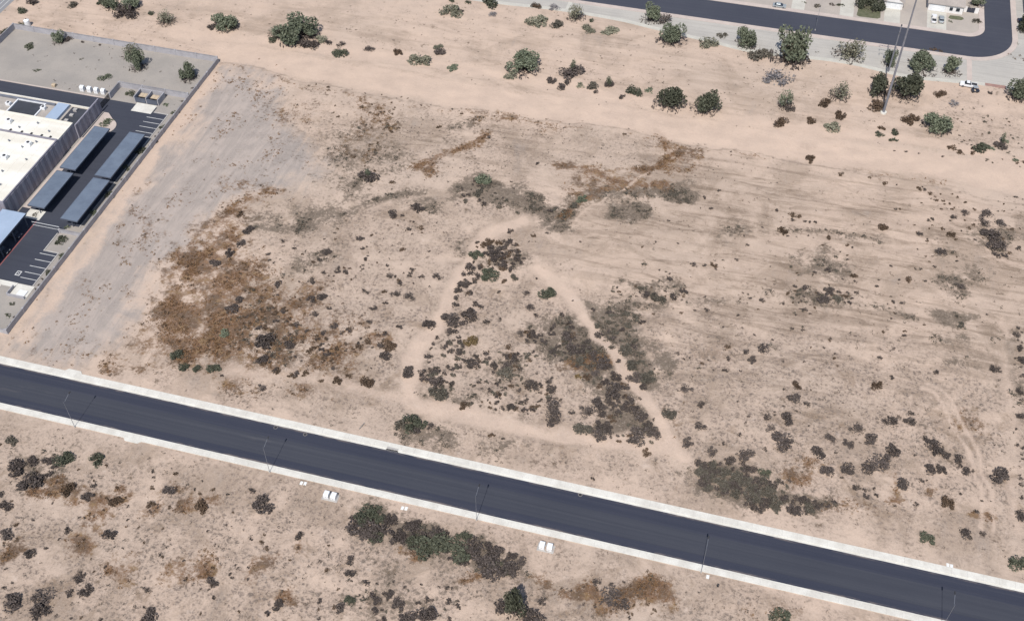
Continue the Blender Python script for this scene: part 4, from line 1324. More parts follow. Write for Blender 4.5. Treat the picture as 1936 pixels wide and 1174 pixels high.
def bush_mesh(seed, n, sparse=False, h=1.0, big=1.0):
    r = np.random.default_rng(seed)
    lobes = [(r.uniform(-.55, .55), r.uniform(-.55, .55), r.uniform(.12, .45), r.uniform(.26, .58)) for _ in range(7)]
    pts, sz = [], []
    while len(pts) < n:
        lx, ly, lz, lr = lobes[r.integers(7)]
        d = r.normal(size=3)
        d /= np.linalg.norm(d)
        rad = lr * (r.uniform(.25, 1.0) ** (0.9 if sparse else 0.45))
        p = np.array([lx, ly, lz * h]) + d * rad * np.array([1, 1, h])
        if p[2] < 0.0:
            p[2] = r.uniform(0, .12)
        pts.append(p)
        sz.append(r.uniform(.035, .085) * (0.75 if sparse else 1.0) * big)
    br = []
    for _ in range(11):
        t, l = r.uniform(0, 2 * PI), r.uniform(.5, 1.0)
        br.append(((0, 0, -.06), (l * .8 * math.cos(t), l * .8 * math.sin(t), l * .65 * h), .03, .008))
    return facets(pts, sz, r, 'twig_dark', 'shrub', br, 2.2 if sparse else 1.5)


BUSH = [bush_mesh(10 + i, 560 + 60 * (i % 3), big=1.1) for i in range(9)]
BUSH_OPEN = [bush_mesh(30 + i, 380, True) for i in range(7)]
BUSH_SMALL = [bush_mesh(50 + i, 130, big=2.1) for i in range(4)]

TYPES = {'d': ('twig_dark', 'dark grey'), 'b': ('twig_brown', 'dark brown'), 'g': ('leaf_dark', 'dark green'), 'G': ('leaf_green', 'green'), 'o': ('twig_olive', 'olive grey'),
         'y': ('twig_ochre', 'ochre'), 'w': ('twig_grey', 'pale grey leafless'), 'p': ('leaf_pale', 'pale olive'), 's': ('twig_dark', 'sparse dark')}
ORD = ['leftmost', 'second', 'third', 'fourth', 'fifth', 'sixth', 'seventh', 'eighth', 'ninth', 'tenth', 'eleventh', 'twelfth', 'thirteenth', 'fourteenth', 'fifteenth', 'sixteenth', 'seventeenth', 'eighteenth', 'nineteenth', 'twentieth', 'twenty-first', 'twenty-second', 'twenty-third', 'twenty-fourth', 'twenty-fifth', 'twenty-sixth']
rs = random.Random(5)


SPECS = []


def shrub_obj(name, u, v, w, t, label, group):
    x, y = G(u, v + 0.14 * w)
    k = px_per_m(x, y)
    wm = max(w * 1.24 / k, 0.8)
    h = wm * rs.uniform(.30, .42) * (0.72 if w > 40 else 1)
    pool = BUSH_OPEN if t in 'sw' else (BUSH if w > 15 else BUSH_SMALL)
    r = wm / 2 / 0.92
    me = rs.choice(pool)
    loc, rz, sc = (x, y, ground_z(x, y) - 0.04), rs.uniform(0, 6.28), (r * rs.uniform(.82, 1.14), r * rs.uniform(.82, 1.14), h)
    if name is None:
        return me, loc, rz, sc
    return tag(inst(name, me, None, loc, rz, sc, TYPES[t][0]), label, 'shrub' if name == 'shrub' else 'plant', group)


def zone(where, group, data, name='shrub'):
    for q in data.split():
        p = q.split(',')
        SPECS.append((float(p[0]), float(p[1]), float(p[2]), p[3] if len(p) > 3 else 'd', where, group, name))


INFILL = [
    (95, 7, 17, 'dddob', [(980, 620), (1080, 608), (1132, 660), (1202, 740), (1245, 800), (1232, 838), (1130, 832), (1098, 800), (1150, 760), (1078, 700)]),
    (60, 7, 16, 'ddb', [(898, 453), (987, 453), (992, 502), (930, 520), (880, 560), (858, 552), (885, 500)]),
    (55, 6, 15, 'ddo', [(815, 640), (870, 620), (880, 680), (850, 750), (800, 725)]),
    (105, 5, 14, 'ddob', [(900, 660), (1000, 650), (1060, 750), (1010, 785), (880, 765)]),
    (60, 6, 15, 'ooood', [(1108, 582), (1200, 590), (1220, 612), (1202, 650), (1232, 690), (1240, 722), (1208, 725), (1168, 682), (1128, 632)]),
    (105, 9, 22, 'odod', [(1308, 872), (1380, 865), (1470, 900), (1502, 930), (1580, 948), (1560, 970), (1480, 970), (1400, 955), (1328, 920)]),
    (90, 10, 24, 'ddgd', [(660, 972), (700, 955), (760, 980), (880, 1010), (990, 1052), (1000, 1090), (950, 1090), (870, 1060), (760, 1030), (690, 1015)]),
    (70, 4, 11, 'ddb', [(500, 440), (800, 400), (820, 520), (640, 600), (520, 560)]),
    (70, 5, 14, 'dbb', [(460, 560), (700, 600), (760, 690), (640, 720), (480, 720)]),
    (45, 3, 8, 'bdb', [(1700, 360), (1930, 400), (1930, 500), (1760, 500), (1700, 430)]),
    (90, 4, 9, 'bddo', [(1180, 440), (1650, 420), (1800, 620), (1500, 720), (1300, 700), (1200, 560)]),
    (40, 4, 10, 'dds', [(1380, 720), (1700, 740), (1900, 800), (1880, 960), (1650, 960), (1400, 840)]),
    (85, 4, 10, 'ddbb', [(0, 830), (500, 920), (660, 1040), (660, 1174), (0, 1174)]),
    (34, 4, 12, 'ddo', [(640, 1090), (860, 1100), (900, 1174), (640, 1174)]),
    (24, 4, 10, 'dbb', [(1060, 1095), (1200, 1100), (1290, 1150), (1200, 1170), (1060, 1130)]),
    (40, 3, 7, 'oob', [(1780, 190), (1936, 220), (1936, 320), (1830, 300)]),
    (34, 4, 10, 'ddo', [(850, 345), (930, 340), (1070, 395), (1060, 420), (960, 400), (860, 385)]),
    (30, 4, 9, 'bbd', [(610, 190), (760, 200), (760, 320), (620, 330)]),
    (26, 3, 8, 'bbd', [(420, 118), (900, 210), (1300, 270), (1900, 380), (1900, 395), (1200, 262), (800, 210), (430, 130)]),
    (24, 4, 10, 'dds', [(1916, 600), (1936, 600), (1936, 1000), (1922, 900)]),
    (30, 4, 9, 'dbo', [(1150, 540), (1300, 540), (1300, 572), (1160, 560)]),
    (30, 4, 10, 'dbo', [(1490, 540), (1610, 545), (1620, 572), (1500, 575)]),
]


def grow_all():
    wild = sorted((s for s in SPECS if s[6] == 'shrub'), key=lambda s: -s[2])
    single = wild[:300] + [s for s in SPECS if s[6] != 'shrub']
    zones = {}
    for s in single:
        zones.setdefault(s[4], []).append(s)
    for where, items in zones.items():
        items.sort()
        for i, (u, v, w, t, _, group, name) in enumerate(items):
            size = 'tiny' if w < 9 else 'small' if w < 15 else 'large' if w > 28 else 'rounded'
            o_ = 'only larger one' if len(items) == 1 else 'leftmost' if i == 0 else 'rightmost' if i == len(items) - 1 else ORD[i] + ' from left'
            kind = 'shrub' if name == 'shrub' else 'plant'
            shrub_obj(name, u, v, w, t, '%s %s %s, %s %s' % (size, TYPES[t][1].split()[0] if t in 'w' else TYPES[t][1], kind, o_, where), group)
    # the many small ones: one mass per tone
    by = {}
    for n, lo, hi, ts, poly in INFILL:
        xs, ys = [p[0] for p in poly], [p[1] for p in poly]
        k = 0
        while k < n:
            u, v = rs.uniform(min(xs), max(xs)), rs.uniform(min(ys), max(ys))
            if poly_sd(np.array([u]), np.array([v]), poly)[0] < 0:
                wild.append((u, v, lo + (hi - lo) * rs.random() ** 2, rs.choice(ts), '', '', 'shrub'))
                k += 1
    for s in wild[300:]:
        by.setdefault(TYPES[s[3]][0], []).append(s)
    for mat, items in by.items():
        V, F = [], []
        for u, v, w, t, *_ in items:
            me, loc, rz, sc = shrub_obj(None, u, v, w, t, None, None)
            co = np.empty(len(me.vertices) * 3, np.float32)
            me.vertices.foreach_get('co', co)
            co = co.reshape(-1, 3) * np.array(sc)
            c, s_ = math.cos(rz), math.sin(rz)
            co = np.stack([co[:, 0] * c - co[:, 1] * s_, co[:, 0] * s_ + co[:, 1] * c, co[:, 2]], -1) + np.array(loc)
            b0 = sum(len(x) for x in V)
            V.append(co)
            F += [tuple(b0 + k for k in p.vertices) for p in me.polygons]
        me = bpy.data.meshes.new('small_brush')
        me.from_pydata([tuple(v) for v in np.concatenate(V)], [], F)
        me.materials.append(MATS[mat])
        o = bpy.data.objects.new('small_brush', me)
        C.objects.link(o)
        o['kind'] = 'stuff'
        tag(o, 'small %s brush strewn over the sand among the larger shrubs' % mat.split('_')[1], 'brush')


GF = 'shrubs scattered over the empty field'
GN = 'shrubs in the sand below the road'
GT = 'shrubs on the sandy strip at the top'
GW = 'shrubs planted in the storage lot'
zone('at the left edge just below the road', GN, '24,831,24,o 33,884,36 61,870,22 90,870,20 123,864,34,g 182,866,29,g 55,914,38 74,905,24 105,881,14 94,896,14 11,954,24 3,933,12')
zone('along the brown curls below the road', GN, '131,925,24,b 165,937,21 177,918,12 219,944,24,b 208,1008,22 129,1001,14 285,954,16,b 320,925,22 332,895,10,b 291,901,5 383,909,5 383,955,26,b')
zone('in the bottom left corner', GN, '13,1008,26 57,1047,22 151,1087,26,s 164,1113,24 131,1120,14 81,1126,42,s 74,1155,34 24,1133,36 8,1110,9 199,1071,7 302,1048,7 276,1113,14,s 280,1159,30 403,1098,20 435,1084,8')
zone('left of the hedge below the cabinets', GN, '476,926,14 500,952,36 565,1011,17 662,1057,17 662,1082,17 692,1100,15 605,1135,11 525,1144,20 507,1158,14 644,1148,20 660,1133,20,g')
zone('below the long hedge at the bottom edge', GN, '704,1124,15 712,1136,16 737,1120,18 753,1140,22 708,1152,16 727,1168,12 791,1138,11 807,1132,13 850,1136,14 868,1147,10 809,1156,40 769,1166,30 951,1147,30 1005,1170,40 1026,1135,18,s')
zone('in the long hedge below the road', 'shrubs of the long hedge', '690,972,42,g 712,966,26,g 680,996,44 714,1005,42 733,980,26,s 753,1011,30 785,1000,34,s 805,1034,50,g 838,1022,46,g 872,1043,46,g 824,1008,26 894,1030,32,s 906,1052,30 935,1042,30 926,1069,42 957,1075,36 967,1051,18 986,1058,20 780,1024,30,g')
zone('at the bottom right of the cabinets', GN, '1155,1121,44,s 1175,1140,26,s 1473,1164,44,g 1128,1100,18,s')
zone('at the foot of the brown grass', GF, '333,671,28,g 350,692,20,g 372,697,17,g 405,693,25,g 420,709,8 495,680,23 492,732,18,s')
zone('along the upper brown grass bank', GF, '456,404,14,b 470,433,20 456,459,18 434,477,20 405,496,18 436,582,26 453,567,16 424,628,20,G')
zone('in the upper field left of the track', GF, '696,331,34,d 741,344,11,b 790,392,24 741,404,18 556,469,8 620,475,17 507,480,8 681,450,13 638,514,12 654,514,13 604,491,10 737,521,14,s 826,523,17,s 589,531,14 526,537,15 587,565,16 611,560,18 747,555,15,s 775,560,20,s')
zone('in the lower field left of the track', GF, '534,588,13 522,606,11 543,607,7 489,620,14 502,646,34 546,651,18 632,615,16 661,622,12 646,628,9 618,670,14 706,583,14 729,572,9 729,630,12 715,633,9 756,617,12 735,650,24,b 720,652,14 730,673,20 771,700,24')
zone('above the pavement left of the bend', GF, '638,718,18,b 696,720,25,b 559,706,14 609,660,12 520,700,14,s 600,640,10')
zone('beside the left dirt track', GF, '809,612,27 846,602,32 884,594,32 875,611,15 863,615,13 850,625,16 861,576,13 863,562,12 908,579,12 900,574,12 889,551,10 880,535,18 867,638,11 827,638,9 889,645,26,y 851,663,12 867,664,16')
zone('in the dark cluster above the track fork', GF, '921,457,19,b 899,480,27,g 964,436,11 1008,446,10,b 964,458,14 950,469,14 978,484,15 937,486,28 952,498,16 966,508,13 986,497,9 906,504,14 892,504,18 923,520,32,g 973,524,16,o 953,531,12,b')
zone('on the bare wedge between both tracks', GF, '943,551,9 997,553,16,s 1036,552,27,g 1015,526,6 1003,578,20,s 1013,595,10 920,607,14 946,602,6 1062,594,11 1076,611,12 1080,620,12 1046,616,12 1083,568,5')
zone('in the crackled scrub between the tracks', GF, '1006,629,20 985,630,16,s 996,644,12 1012,645,11 1021,634,10 1042,632,14 1032,650,9 1053,655,10 1049,671,9 1061,680,9 1073,637,24 1079,657,26 1115,658,13 1123,672,20 1096,681,22,o 1140,687,28 1126,704,16 1093,710,14,y 1111,713,16,b 1165,714,18')
zone('in the middle of the track triangle', GF, '892,687,28 935,690,17 957,691,16 972,681,14 984,698,10 952,704,28,o 922,677,12,s 940,725,11 1003,728,24 1023,727,13 1043,733,16 1037,716,18,s 1039,755,14 1060,756,8')
zone('along the lower left corner of the track', GF, '770,702,25 826,716,28 819,702,12 797,704,14 848,692,11 826,742,34,o 854,724,13 876,766,16,b 939,760,11 965,770,16 984,760,11 991,773,15 1007,774,11 756,804,26,o 776,796,34,g 797,800,24,g 788,808,22,d 815,806,18,s')
zone('above the lower dirt track', GF, '1049,773,32 1046,798,22 1081,780,11 1105,776,32,s 1160,738,36 1128,761,28 1153,759,16 1140,769,16 1170,758,12 1189,756,21 1197,771,24 1214,785,24 1204,822,36 1234,816,25 1140,804,32 1103,808,28,o 1133,822,24 929,821,13,b 951,829,7 1222,854,16,b 1121,904,9')
zone('along the right side of the right track', GF, '1214,608,14 1157,638,14 1200,711,22 1224,712,28,o 1217,731,17 1237,697,5 1267,781,26,o 1327,803,19 1299,731,24,s 1325,764,16 1300,835,21 1346,852,19 1367,837,9 1180,660,24,o 1195,690,24,o')
zone('in the middle of the right field', GF, '1245,562,25,o 1221,555,17 1272,560,15 1293,550,14 1266,526,11 1240,457,6 1264,417,6 1097,457,5 1348,501,14,b 1332,502,9 1310,500,12,s 1418,562,8 1442,567,12,s 1480,573,8 1333,561,6 1395,596,6')
zone('around the upper drainage patches', GF, '917,340,28,G 1100,376,20,G 1083,387,16,o 1040,398,12 1051,393,8 1016,309,8 966,344,5 925,259,9 1332,373,8 1344,394,8 1359,360,7 1034,440,6 905,365,18,o 830,240,9,b')
zone('of the larger in the upper right field', GF, '1468,397,8 1497,405,12,b 1510,408,11,b 1499,415,8 1522,417,8 1531,419,7 1542,419,8 1480,436,19,b 1566,449,11,b 1671,429,19,b 1589,329,10,b 1673,346,11,b 1738,356,11,b 1532,299,18,b 1693,395,7 1738,441,15,s 1798,443,16,b')
zone('in the field by the right edge', GF, '1867,443,32 1883,462,28 1883,481,15 1898,483,12 1826,403,20,s 1865,405,25,s 1892,419,22,s 1859,419,25,s 1804,409,15,s 1926,469,11 1920,372,8 1777,475,24,s 1758,365,8,b 1770,378,8,b 1783,380,7,b 1795,385,6,b 1810,372,7,b 1825,382,7,b')
zone('of the larger in the lower right field', GF, '1522,544,14 1567,549,20 1555,566,24 1583,564,16,o 1607,572,11 1521,584,10 1587,551,8 1614,521,13,b 1540,515,8 1565,511,13,s 1602,490,6 1689,570,8 1718,528,14,b 1700,528,6 1749,530,7 1740,508,6 1731,508,5 1767,504,6 1814,540,17,s')
zone('in the grey patch at right', GF, '1818,615,15,o 1865,594,5 1924,620,8 1922,632,14,s 1375,656,12,b 1409,664,14 1377,677,11 1422,679,17 1442,658,24,s 1371,699,11 1520,683,6 1480,683,6 1689,658,7 1557,657,4 1687,713,11 1663,675,11,s 1769,703,14,s 1883,695,24,s 1930,679,18 1928,658,14')
zone('in the upper rows at lower right', GF, '1507,727,19,b 1501,748,21 1526,763,11 1658,727,20,b 1450,788,19,s 1490,791,26 1456,809,18,s 1618,811,26,s 1571,826,17 1604,837,20 1647,829,26 1682,797,30,s 1717,797,20 1722,781,11 1472,831,34 1751,831,15 1768,844,30 1687,847,26 1549,855,28')
zone('in the lower rows at lower right', GF, '1412,861,28 1424,886,16,s 1446,890,22,g 1492,908,8 1561,889,24 1605,886,26 1638,882,24 1662,872,44,s 1676,863,18 1620,919,18,s 1636,938,14 1707,915,26 1742,908,10 1757,884,25 1779,886,20 1791,859,16 1810,866,17 1826,890,17 1811,883,6 1889,898,34')
zone('above the pavement at the lower right', GF, '1791,948,28,b 1752,1015,25,g 1731,952,12,s 1692,956,5 1846,966,10 1506,942,14 1525,962,13 1495,964,20 1927,1062,34,g 1929,972,28,s 1930,785,18,s 1928,740,16,s 1828,1005,26,s 1858,1008,14,s')
zone('in the scrub bank above the right road', 'shrubs of the scrub bank above the road', '1322,888,22,o 1345,880,22,o 1372,890,24,o 1340,905,22,o 1366,912,26,o 1395,905,28,o 1418,915,28,o 1390,932,24,o 1428,938,28,o 1452,925,28,o 1470,945,26,o 1448,950,20 1545,952,22,s')

zone('in the row left of the twin dark trees', GT, '964,140,22,p 1083,137,36 1044,152,19 1073,155,15 1061,163,18 1098,161,14,p 1118,160,20,o 1126,173,12,s 1151,159,18 1198,173,28,g 1228,170,14,G 1175,182,14')
zone('on the sandy strip left of the steel pole', GT, '1559,194,24,b 1590,218,23,b 1474,230,24,b 1530,226,20,b 1495,206,16 1656,198,29,b 1650,146,8 1466,147,44,w 1545,99,8 1570,238,30,p 1532,305,12,b')
zone('on the sandy strip right of the steel pole', GT, '1720,225,30,b 1778,178,20,b 1663,253,15,g 1667,242,13,b 1691,249,18,g 1689,263,15,g 1854,276,32,g 1816,287,13,b 1800,277,14,b 1889,274,24 1875,280,12,G 1838,288,11,b 1920,302,12,G 1902,266,10,G 1802,194,20,w 1871,176,10 1691,285,4 1713,286,6 1737,290,5 1782,295,6 1814,256,5')
zone('on the upper sand between the large bushes', GT, '402,50,20 514,74,17,g 556,77,16,g 586,81,34 620,80,14 604,73,22,p 644,83,16,s 645,99,26,g 698,90,22,s 752,98,18,b 795,112,36,p 829,88,18,p 834,98,20 856,127,20,G 850,21,34,p 872,20,10 885,4,12,g 853,1,12,g')
zone('along the top edge by the park path', GT, '925,5,28,g 934,26,18,w 1013,12,17,b 1015,36,36,p 1049,15,24,w 1053,45,22,o 1117,39,11,g 1114,54,22,p 1153,58,27,p 1340,84,30,p 1437,100,40,o 1366,64,20,o')
zone('in the upper left corner', GT, '41,19,19,g 62,3,20 138,9,18,o 235,24,40 284,26,14,g 12,58,20,g 42,47,15,g 190,4,18,g')  # the widest dark one stands in for the shadow of the top-edge trees
zone('planted on the gravel lot', GW, '57,87,20,g 128,73,18 70,132,12,g 155,112,9,g 105,151,9 198,144,22,G 244,177,20,g 315,197,13,G 332,212,15,g 308,239,14,g 202,229,26,G', 'planted_shrub')
zone('planted along the lower block wall strip', GW, '267,284,22,g 240,316,16,g 206,368,18,g 179,402,16,G 127,428,12,G 114,454,24,g 117,484,16,g 94,516,18,g 22,574,13,g 15,595,13,g 67,406,17,o', 'planted_shrub')
zone('along the residential street verge', 'small plants along the residential street', '1660,79,6 1673,81,6 1682,82,5 1715,87,5 1729,88,7 1765,93,13,b 1778,96,10,b 1851,105,6 1864,105,6 1878,106,8,b 1891,105,6 1908,103,9,b 1918,110,9,b 1928,105,8,b 1933,112,9,b 1825,112,5', 'planted_shrub')
zone('in the front yards by the top edge', 'shrubs in the front yards', '1545,11,14,o 1573,8,12 1588,9,14,g 1579,22,4 1618,22,4 1665,17,12,g 1668,31,5 1741,44,5 1720,40,5 1845,40,16,o 1797,40,10,g 1925,82,9,G 1520,4,10,g', 'planted_shrub')

grow_all()

# small planted dots on the gravel lot
lot_dots = '370,338 242,408 340,413 290,452 340,465 330,530 115,497 425,523 450,548 548,395 560,480 645,492 658,517 740,333 700,345 610,312 810,348 828,363 805,402 825,430 730,445 878,465 920,437 920,497 710,508 900,540 975,578 930,602 835,595 690,600 580,640 545,625 475,622 455,650 512,658 222,607 143,590 1190,530 1130,497 1270,493 1385,447 1330,575 1065,597 1235,637 1425,652 820,635 1330,740 1260,735 1290,770 1350,750 1380,735 1190,1000 1150,1010 1180,980 1130,1040 1160,1050 1110,1075'
dots = [tuple(float(c) / 3.9125 for c in q.split(',')) + (6.5, 'on the gravel lot', 'tiny plants dotted over the gravel lot') for q in lot_dots.split()]
dots += [(float(q.split(',')[0]) / 2.795, 280 + float(q.split(',')[1]) / 2.795, 6.0, 'in the strip by the long wall', 'tiny plants in the gravel strip') for q in '645,165 610,190 590,210 560,225 600,170 240,640 255,600 275,590 225,690 205,720 190,745 215,700 30,905 60,920 45,940 100,870 75,890'.split()]
for where in ('on the gravel lot', 'in the strip by the long wall'):
    sel = sorted((d for d in dots if d[3] == where), key=lambda d: -G(d[0], d[1])[1])
    for r0 in range(0, len(sel), 8):
        row = sorted(sel[r0:r0 + 8])
        n_row = r0 // 8
        for i, d in enumerate(row):
            o_ = 'leftmost' if i == 0 else ORD[i] + ' from left'
            shrub_obj('gravel_plant', d[0], d[1], d[2], 'd', 'tiny plant %s, %s in %s row' % (where, o_, 'first' if n_row == 0 else ORD[n_row]), d[4])


# ------------------------------------------------------------------ trees
def crown_mesh(seed, n, flat=1.0, gaps=0.0):
    r = np.random.default_rng(seed)
    lobes = []
    for i in range(11):
        t = r.uniform(0, 2 * PI)
        d = r.uniform(.15, .62)
        lobes.append((d * math.cos(t), d * math.sin(t), r.uniform(.25, .72), r.uniform(.24, .40)))
    pts, sz = [], []
    while len(pts) < n:
        lx, ly, lz, lr = lobes[r.integers(11)]
        d = r.normal(size=3)
        d /= np.linalg.norm(d)
        p = np.array([lx, ly, lz]) + d * lr * (r.uniform(.2, 1.0) ** .4) * np.array([1, 1, .85])
        if p[2] < .08:
            continue
        pts.append(p)
        sz.append(r.uniform(.022, .052))
    me = facets(pts, sz, r, 'leaf_green', 'crown', None, 1.5)
    tr = MB()
    for k in range(3):
        t0 = r.uniform(0, 6.28)
        p = Vector((0.03 * math.cos(t0), 0.03 * math.sin(t0), -0.04))
        rad = 0.055
        for s in range(3):
            q = p + Vector((r.uniform(-.12, .12) + .06 * math.cos(t0), r.uniform(-.12, .12) + .06 * math.sin(t0), .14))
            tr.tube(p, q, rad, rad * .75, 6, False)
            p, rad = q, rad * .75
        for lx, ly, lz, lr in lobes[k * 3:k * 3 + 4]:
            tr.tube(p, (lx, ly, lz), rad, rad * .3, 5, False)
    lp, ls = [], []
    for _ in range(150):
        t, d = r.uniform(0, 2 * PI), r.uniform(.1, .85)
        lp.append((d * math.cos(t), d * math.sin(t), r.uniform(0.0, .16)))
        ls.append(r.uniform(.02, .05))
    br = [((0, 0, .02), (.8 * math.cos(t * .63), .8 * math.sin(t * .63), r.uniform(.05, .2)), .018, .006) for t in range(10)]
    low = facets(lp, ls, r, 'twig_dark', 'shade_twigs', br, 2.4)  # dark twig skirt added to imitate the shade under the crown
    return me, tr.mesh('trunk', 'bark'), low


CROWNS = [crown_mesh(100 + i, 1900) for i in range(7)]
SPARSE = [crown_mesh(200 + i, 520) for i in range(3)]
GTREE = 'desert trees along the top strip'


def tree(u, v, w, h, mat, label, sparse=False, group=GTREE, name='desert_tree', z=0.0):
    x, y = G(u, v - 0.10 * w, z)
    k = px_per_m(x, y)
    wm = w / k
    hm = max((h - 0.35 * w) / (k * 0.68), wm * 0.55) * 0.95
    cr, tr, lo = rs.choice(SPARSE if sparse else CROWNS)
    t = thing(name, label, 'tree', (x, y, z if z else ground_z(x, y)), rs.uniform(0, 6.28), group)
    r = wm / 2 / 0.72
    sc = (r * rs.uniform(.9, 1.1), r * rs.uniform(.9, 1.1), hm * 0.95)
    inst('crown', cr, t, (0, 0, 0), 0, sc, mat)
    inst('trunk', tr, t, (0, 0, 0), 0, sc)
    inst('shade_twigs', lo, t, (0, 0, 0), 0, sc)


GR, DK, PL = 'leaf_green', 'leaf_dark', 'leaf_pale'
for a in (
    (428, 54, 46, 38, GR, 'round green tree alone on sand above the corner of the block wall'),
    (560, 76, 76, 40, GR, 'wide green tree, main one of the upper left sand clump'),
    (524, 68, 34, 26, PL, 'low pale tree at the left end of the wide green clump', True),
    (585, 72, 40, 32, GR, 'taller green tree at the right end of the wide clump'),
    (315, 46, 38, 32, PL, 'thin pale olive tree left of the round green tree', True),
    (213, 16, 32, 28, GR, 'green tree at the top edge, left of its twin', False),
    (246, 18, 34, 28, GR, 'green tree at the top edge, right of its twin', False),
    (990, 138, 64, 42, GR, 'broad grey-green tree on sand above the middle of the dirt road'),
    (1082, 136, 14, 26, GR, 'slim green tree standing in dark brush', True),
    (1151, 164, 14, 24, GR, 'slim green sapling in the row left of the twin trees', True),
    (1266, 206, 56, 50, DK, 'left one of the twin dense dark green trees beside the dirt road'),
    (1332, 212, 54, 52, DK, 'right one of the twin dense dark green trees beside the dirt road'),
    (1232, 42, 42, 40, GR, 'green tree on park gravel, upper one of two at the path'),
    (1256, 44, 28, 24, 'twig_dark', 'bare grey tree between two green trees on the park gravel', True),
    (1270, 84, 52, 46, GR, 'green tree beside the park path below the other one'),
    (1089, 38, 32, 36, PL, 'pale olive tree near the top edge above the path', True),
    (1411, 88, 40, 46, GR, 'round green tree left of the tallest tree on the park gravel'),
    (1490, 122, 62, 80, GR, 'tallest large green tree on the park gravel by the path'),
    (1604, 110, 54, 46, PL, 'thin pale tree with open crown between street and path', True),
    (1681, 124, 30, 34, GR, 'small green tree behind the slimmer steel pole'),
    (1744, 134, 50, 46, GR, 'broad green tree right of the steel poles near the street'),
    (1796, 142, 32, 42, GR, 'compact green tree left of the link path'),
    (1664, 182, 44, 50, DK, 'dark green tree left of the tall steel pole'),
    (1708, 186, 56, 58, DK, 'dark green tree right of the tall steel pole'),
    (1922, 188, 44, 50, GR, 'green tree at the right edge below the brick paving'),
    (1585, 187, 38, 36, PL, 'pale green tree on sand left of the dark pair', True),
    (1484, 206, 28, 40, GR, 'narrow green tree on sand right of the dirt road trees', True),
    (1770, 247, 54, 46, GR, 'wide green tree on sand right of the steel pole foot'),
    (1895, 272, 12, 22, GR, 'tiny green sapling beside dark brush at the right', True),
    (975, 1160, 42, 76, DK, 'tall dark green tree at the bottom edge below the hedge'),
    (696, 336, 12, 20, GR, 'slim green sapling inside the dark bush in the field', True),
):
    tree(*a)
for a in (
    (113, 82, 28, 28, GR, 'small green tree by the far wall of the gravel lot'),
    (247, 108, 38, 30, PL, 'pale crowned tree on the gravel lot left of the taller one', True),
    (262, 133, 30, 46, GR, 'taller green tree in the middle right of the gravel lot'),
    (359, 152, 34, 40, GR, 'green tree in the right corner of the gravel lot'),
    (1652, 18, 44, 34, DK, 'big dark tree over the lawn beside the white garage'),
    (1628, 14, 30, 30, DK, 'smaller dark tree left of the big one over the lawn'),
    (1846, 14, 30, 26, GR, 'green tree behind the dark yard gate'),
    (1940, 62, 30, 44, DK, 'dark green tree cut by the right edge of the picture'),
):
    tree(*a, group='trees planted in yards and lots') if len(a) < 8 else tree(*a[:7], group='trees planted in yards and lots')

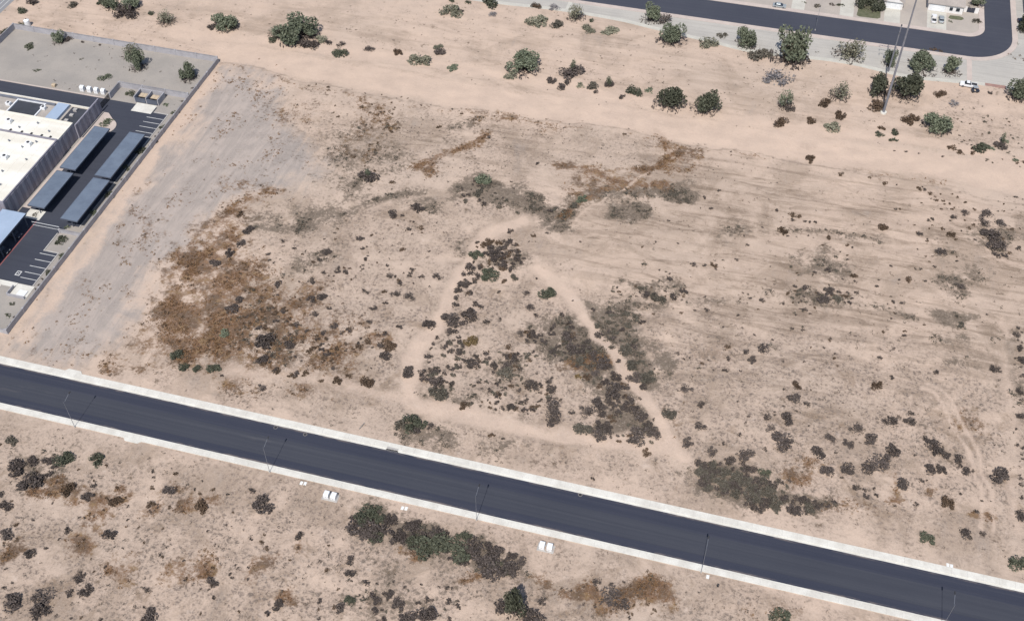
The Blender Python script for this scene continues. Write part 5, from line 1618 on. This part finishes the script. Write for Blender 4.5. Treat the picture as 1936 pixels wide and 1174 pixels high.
# ------------------------------------------------------------------ ground cover nobody could count
def scatter(name, label, cat, mat, n, layer, lo, hi, blades, seed, power=1.0, area=None, squash=0.7):
    r = np.random.default_rng(seed)
    x0, x1, y0, y1 = area or (-255, 90, 72, 372)
    xs = r.uniform(x0, x1, n * 60)
    ys = r.uniform(y0, y1, n * 60)
    d = lookup(layer, xs, ys) ** power
    keep = (r.uniform(0, 1, xs.size) < d) & (lookup(SD, xs, ys) > 0.6)
    xs, ys = xs[keep][:n], ys[keep][:n]
    k = len(xs)
    if k == 0:
        return
    size = lo + (hi - lo) * r.uniform(0, 1, k) ** 2.5
    zs = lookup(GZ, xs, ys)
    t = r.uniform(0, 2 * PI, (k, blades))
    rad = np.sqrt(r.uniform(0, 1, (k, blades))) * size[:, None] * .8
    bx = xs[:, None] + np.cos(t) * rad
    by = ys[:, None] + np.sin(t) * rad
    bz = zs[:, None] + r.uniform(0, 1, (k, blades)) * size[:, None] * squash * .6
    B = np.stack([bx, by, bz], -1).reshape(-1, 3)
    m = len(B)
    s = np.repeat(size, blades)[:, None] * r.uniform(.25, .6, (m, 1))
    a = r.normal(size=(m, 3))
    a[:, 2] = np.abs(a[:, 2]) * squash
    a /= np.linalg.norm(a, axis=1)[:, None]
    b = r.normal(size=(m, 3))
    b -= (a * b).sum(1)[:, None] * a
    b /= np.linalg.norm(b, axis=1)[:, None]
    V = np.stack([B - b * s * .45, B + b * s * .45, B + a * s * 1.3], 1).reshape(-1, 3).astype(np.float32)
    me = bpy.data.meshes.new(name)
    me.vertices.add(m * 3)
    me.vertices.foreach_set('co', V.ravel())
    me.loops.add(m * 3)
    me.loops.foreach_set('vertex_index', np.arange(m * 3, dtype=np.int32))
    me.polygons.add(m)
    me.polygons.foreach_set('loop_start', np.arange(0, m * 3, 3, dtype=np.int32))
    me.polygons.foreach_set('loop_total', np.full(m, 3, np.int32))
    me.update()
    me.materials.append(MATS[mat])
    o = bpy.data.objects.new(name, me)
    C.objects.link(o)
    o['kind'] = 'stuff'
    return tag(o, label, cat)


b_layer = CLUMP * np.clip(MASK['brown'] - 0.25, 0, 1) * np.clip(1 - MASK['track'] * 1.3, 0, 1)
s_layer = CLUMP * np.clip(MASK['scrub'] - 0.25, 0, 1) * np.clip(1 - MASK['track'] * 1.3, 0, 1)
f_layer = CLUMP * (0.05 + 0.5 * MASK['mott'] + 0.22 * MASK['field']) * np.clip(1 - MASK['track'] * 1.3, 0, 1) * np.clip(1 - MASK['grey'], 0.1, 1)

scatter('dry_grass', 'tufts of dry brown grass covering the brown patches', 'grass', 'dry_grass', 19000, b_layer, .12, .50, 9, 1)
scatter('brown_weeds', 'low dark brown weeds among the dry grass', 'weeds', 'twig_brown', 2600, b_layer, .12, .55, 16, 2)
scatter('low_scrub', 'low grey-green scrub covering the darker patches', 'scrub', 'twig_olive', 7500, s_layer, .15, .75, 16, 3)
scatter('dead_twigs', 'grey dead twigs lying in the scrub', 'twigs', 'litter', 7000, s_layer, .12, .5, 10, 4)
scatter('scattered_brush', 'fine dark brush strewn over the crusted sand', 'brush', 'litter', 12000, f_layer, .08, .45, 10, 5)
g_layer = MASK['grey'] * np.clip(vnoise(GX, GY, 6, 9) + 0.5 * vnoise(GX, GY, 2.2, 10) - 0.05, 0, 1)
scatter('sparse_weeds', 'small brown weeds dotted over the grey crust beside the wall', 'weeds', 'dry_grass', 3600, g_layer, .12, .55, 12, 8)
scatter('verge_stones', 'small loose stones and clods strewn over the sand', 'stones', 'twig_grey', 4000, 0.4 * np.ones_like(f_layer), .05, .16, 4, 6, squash=.3)
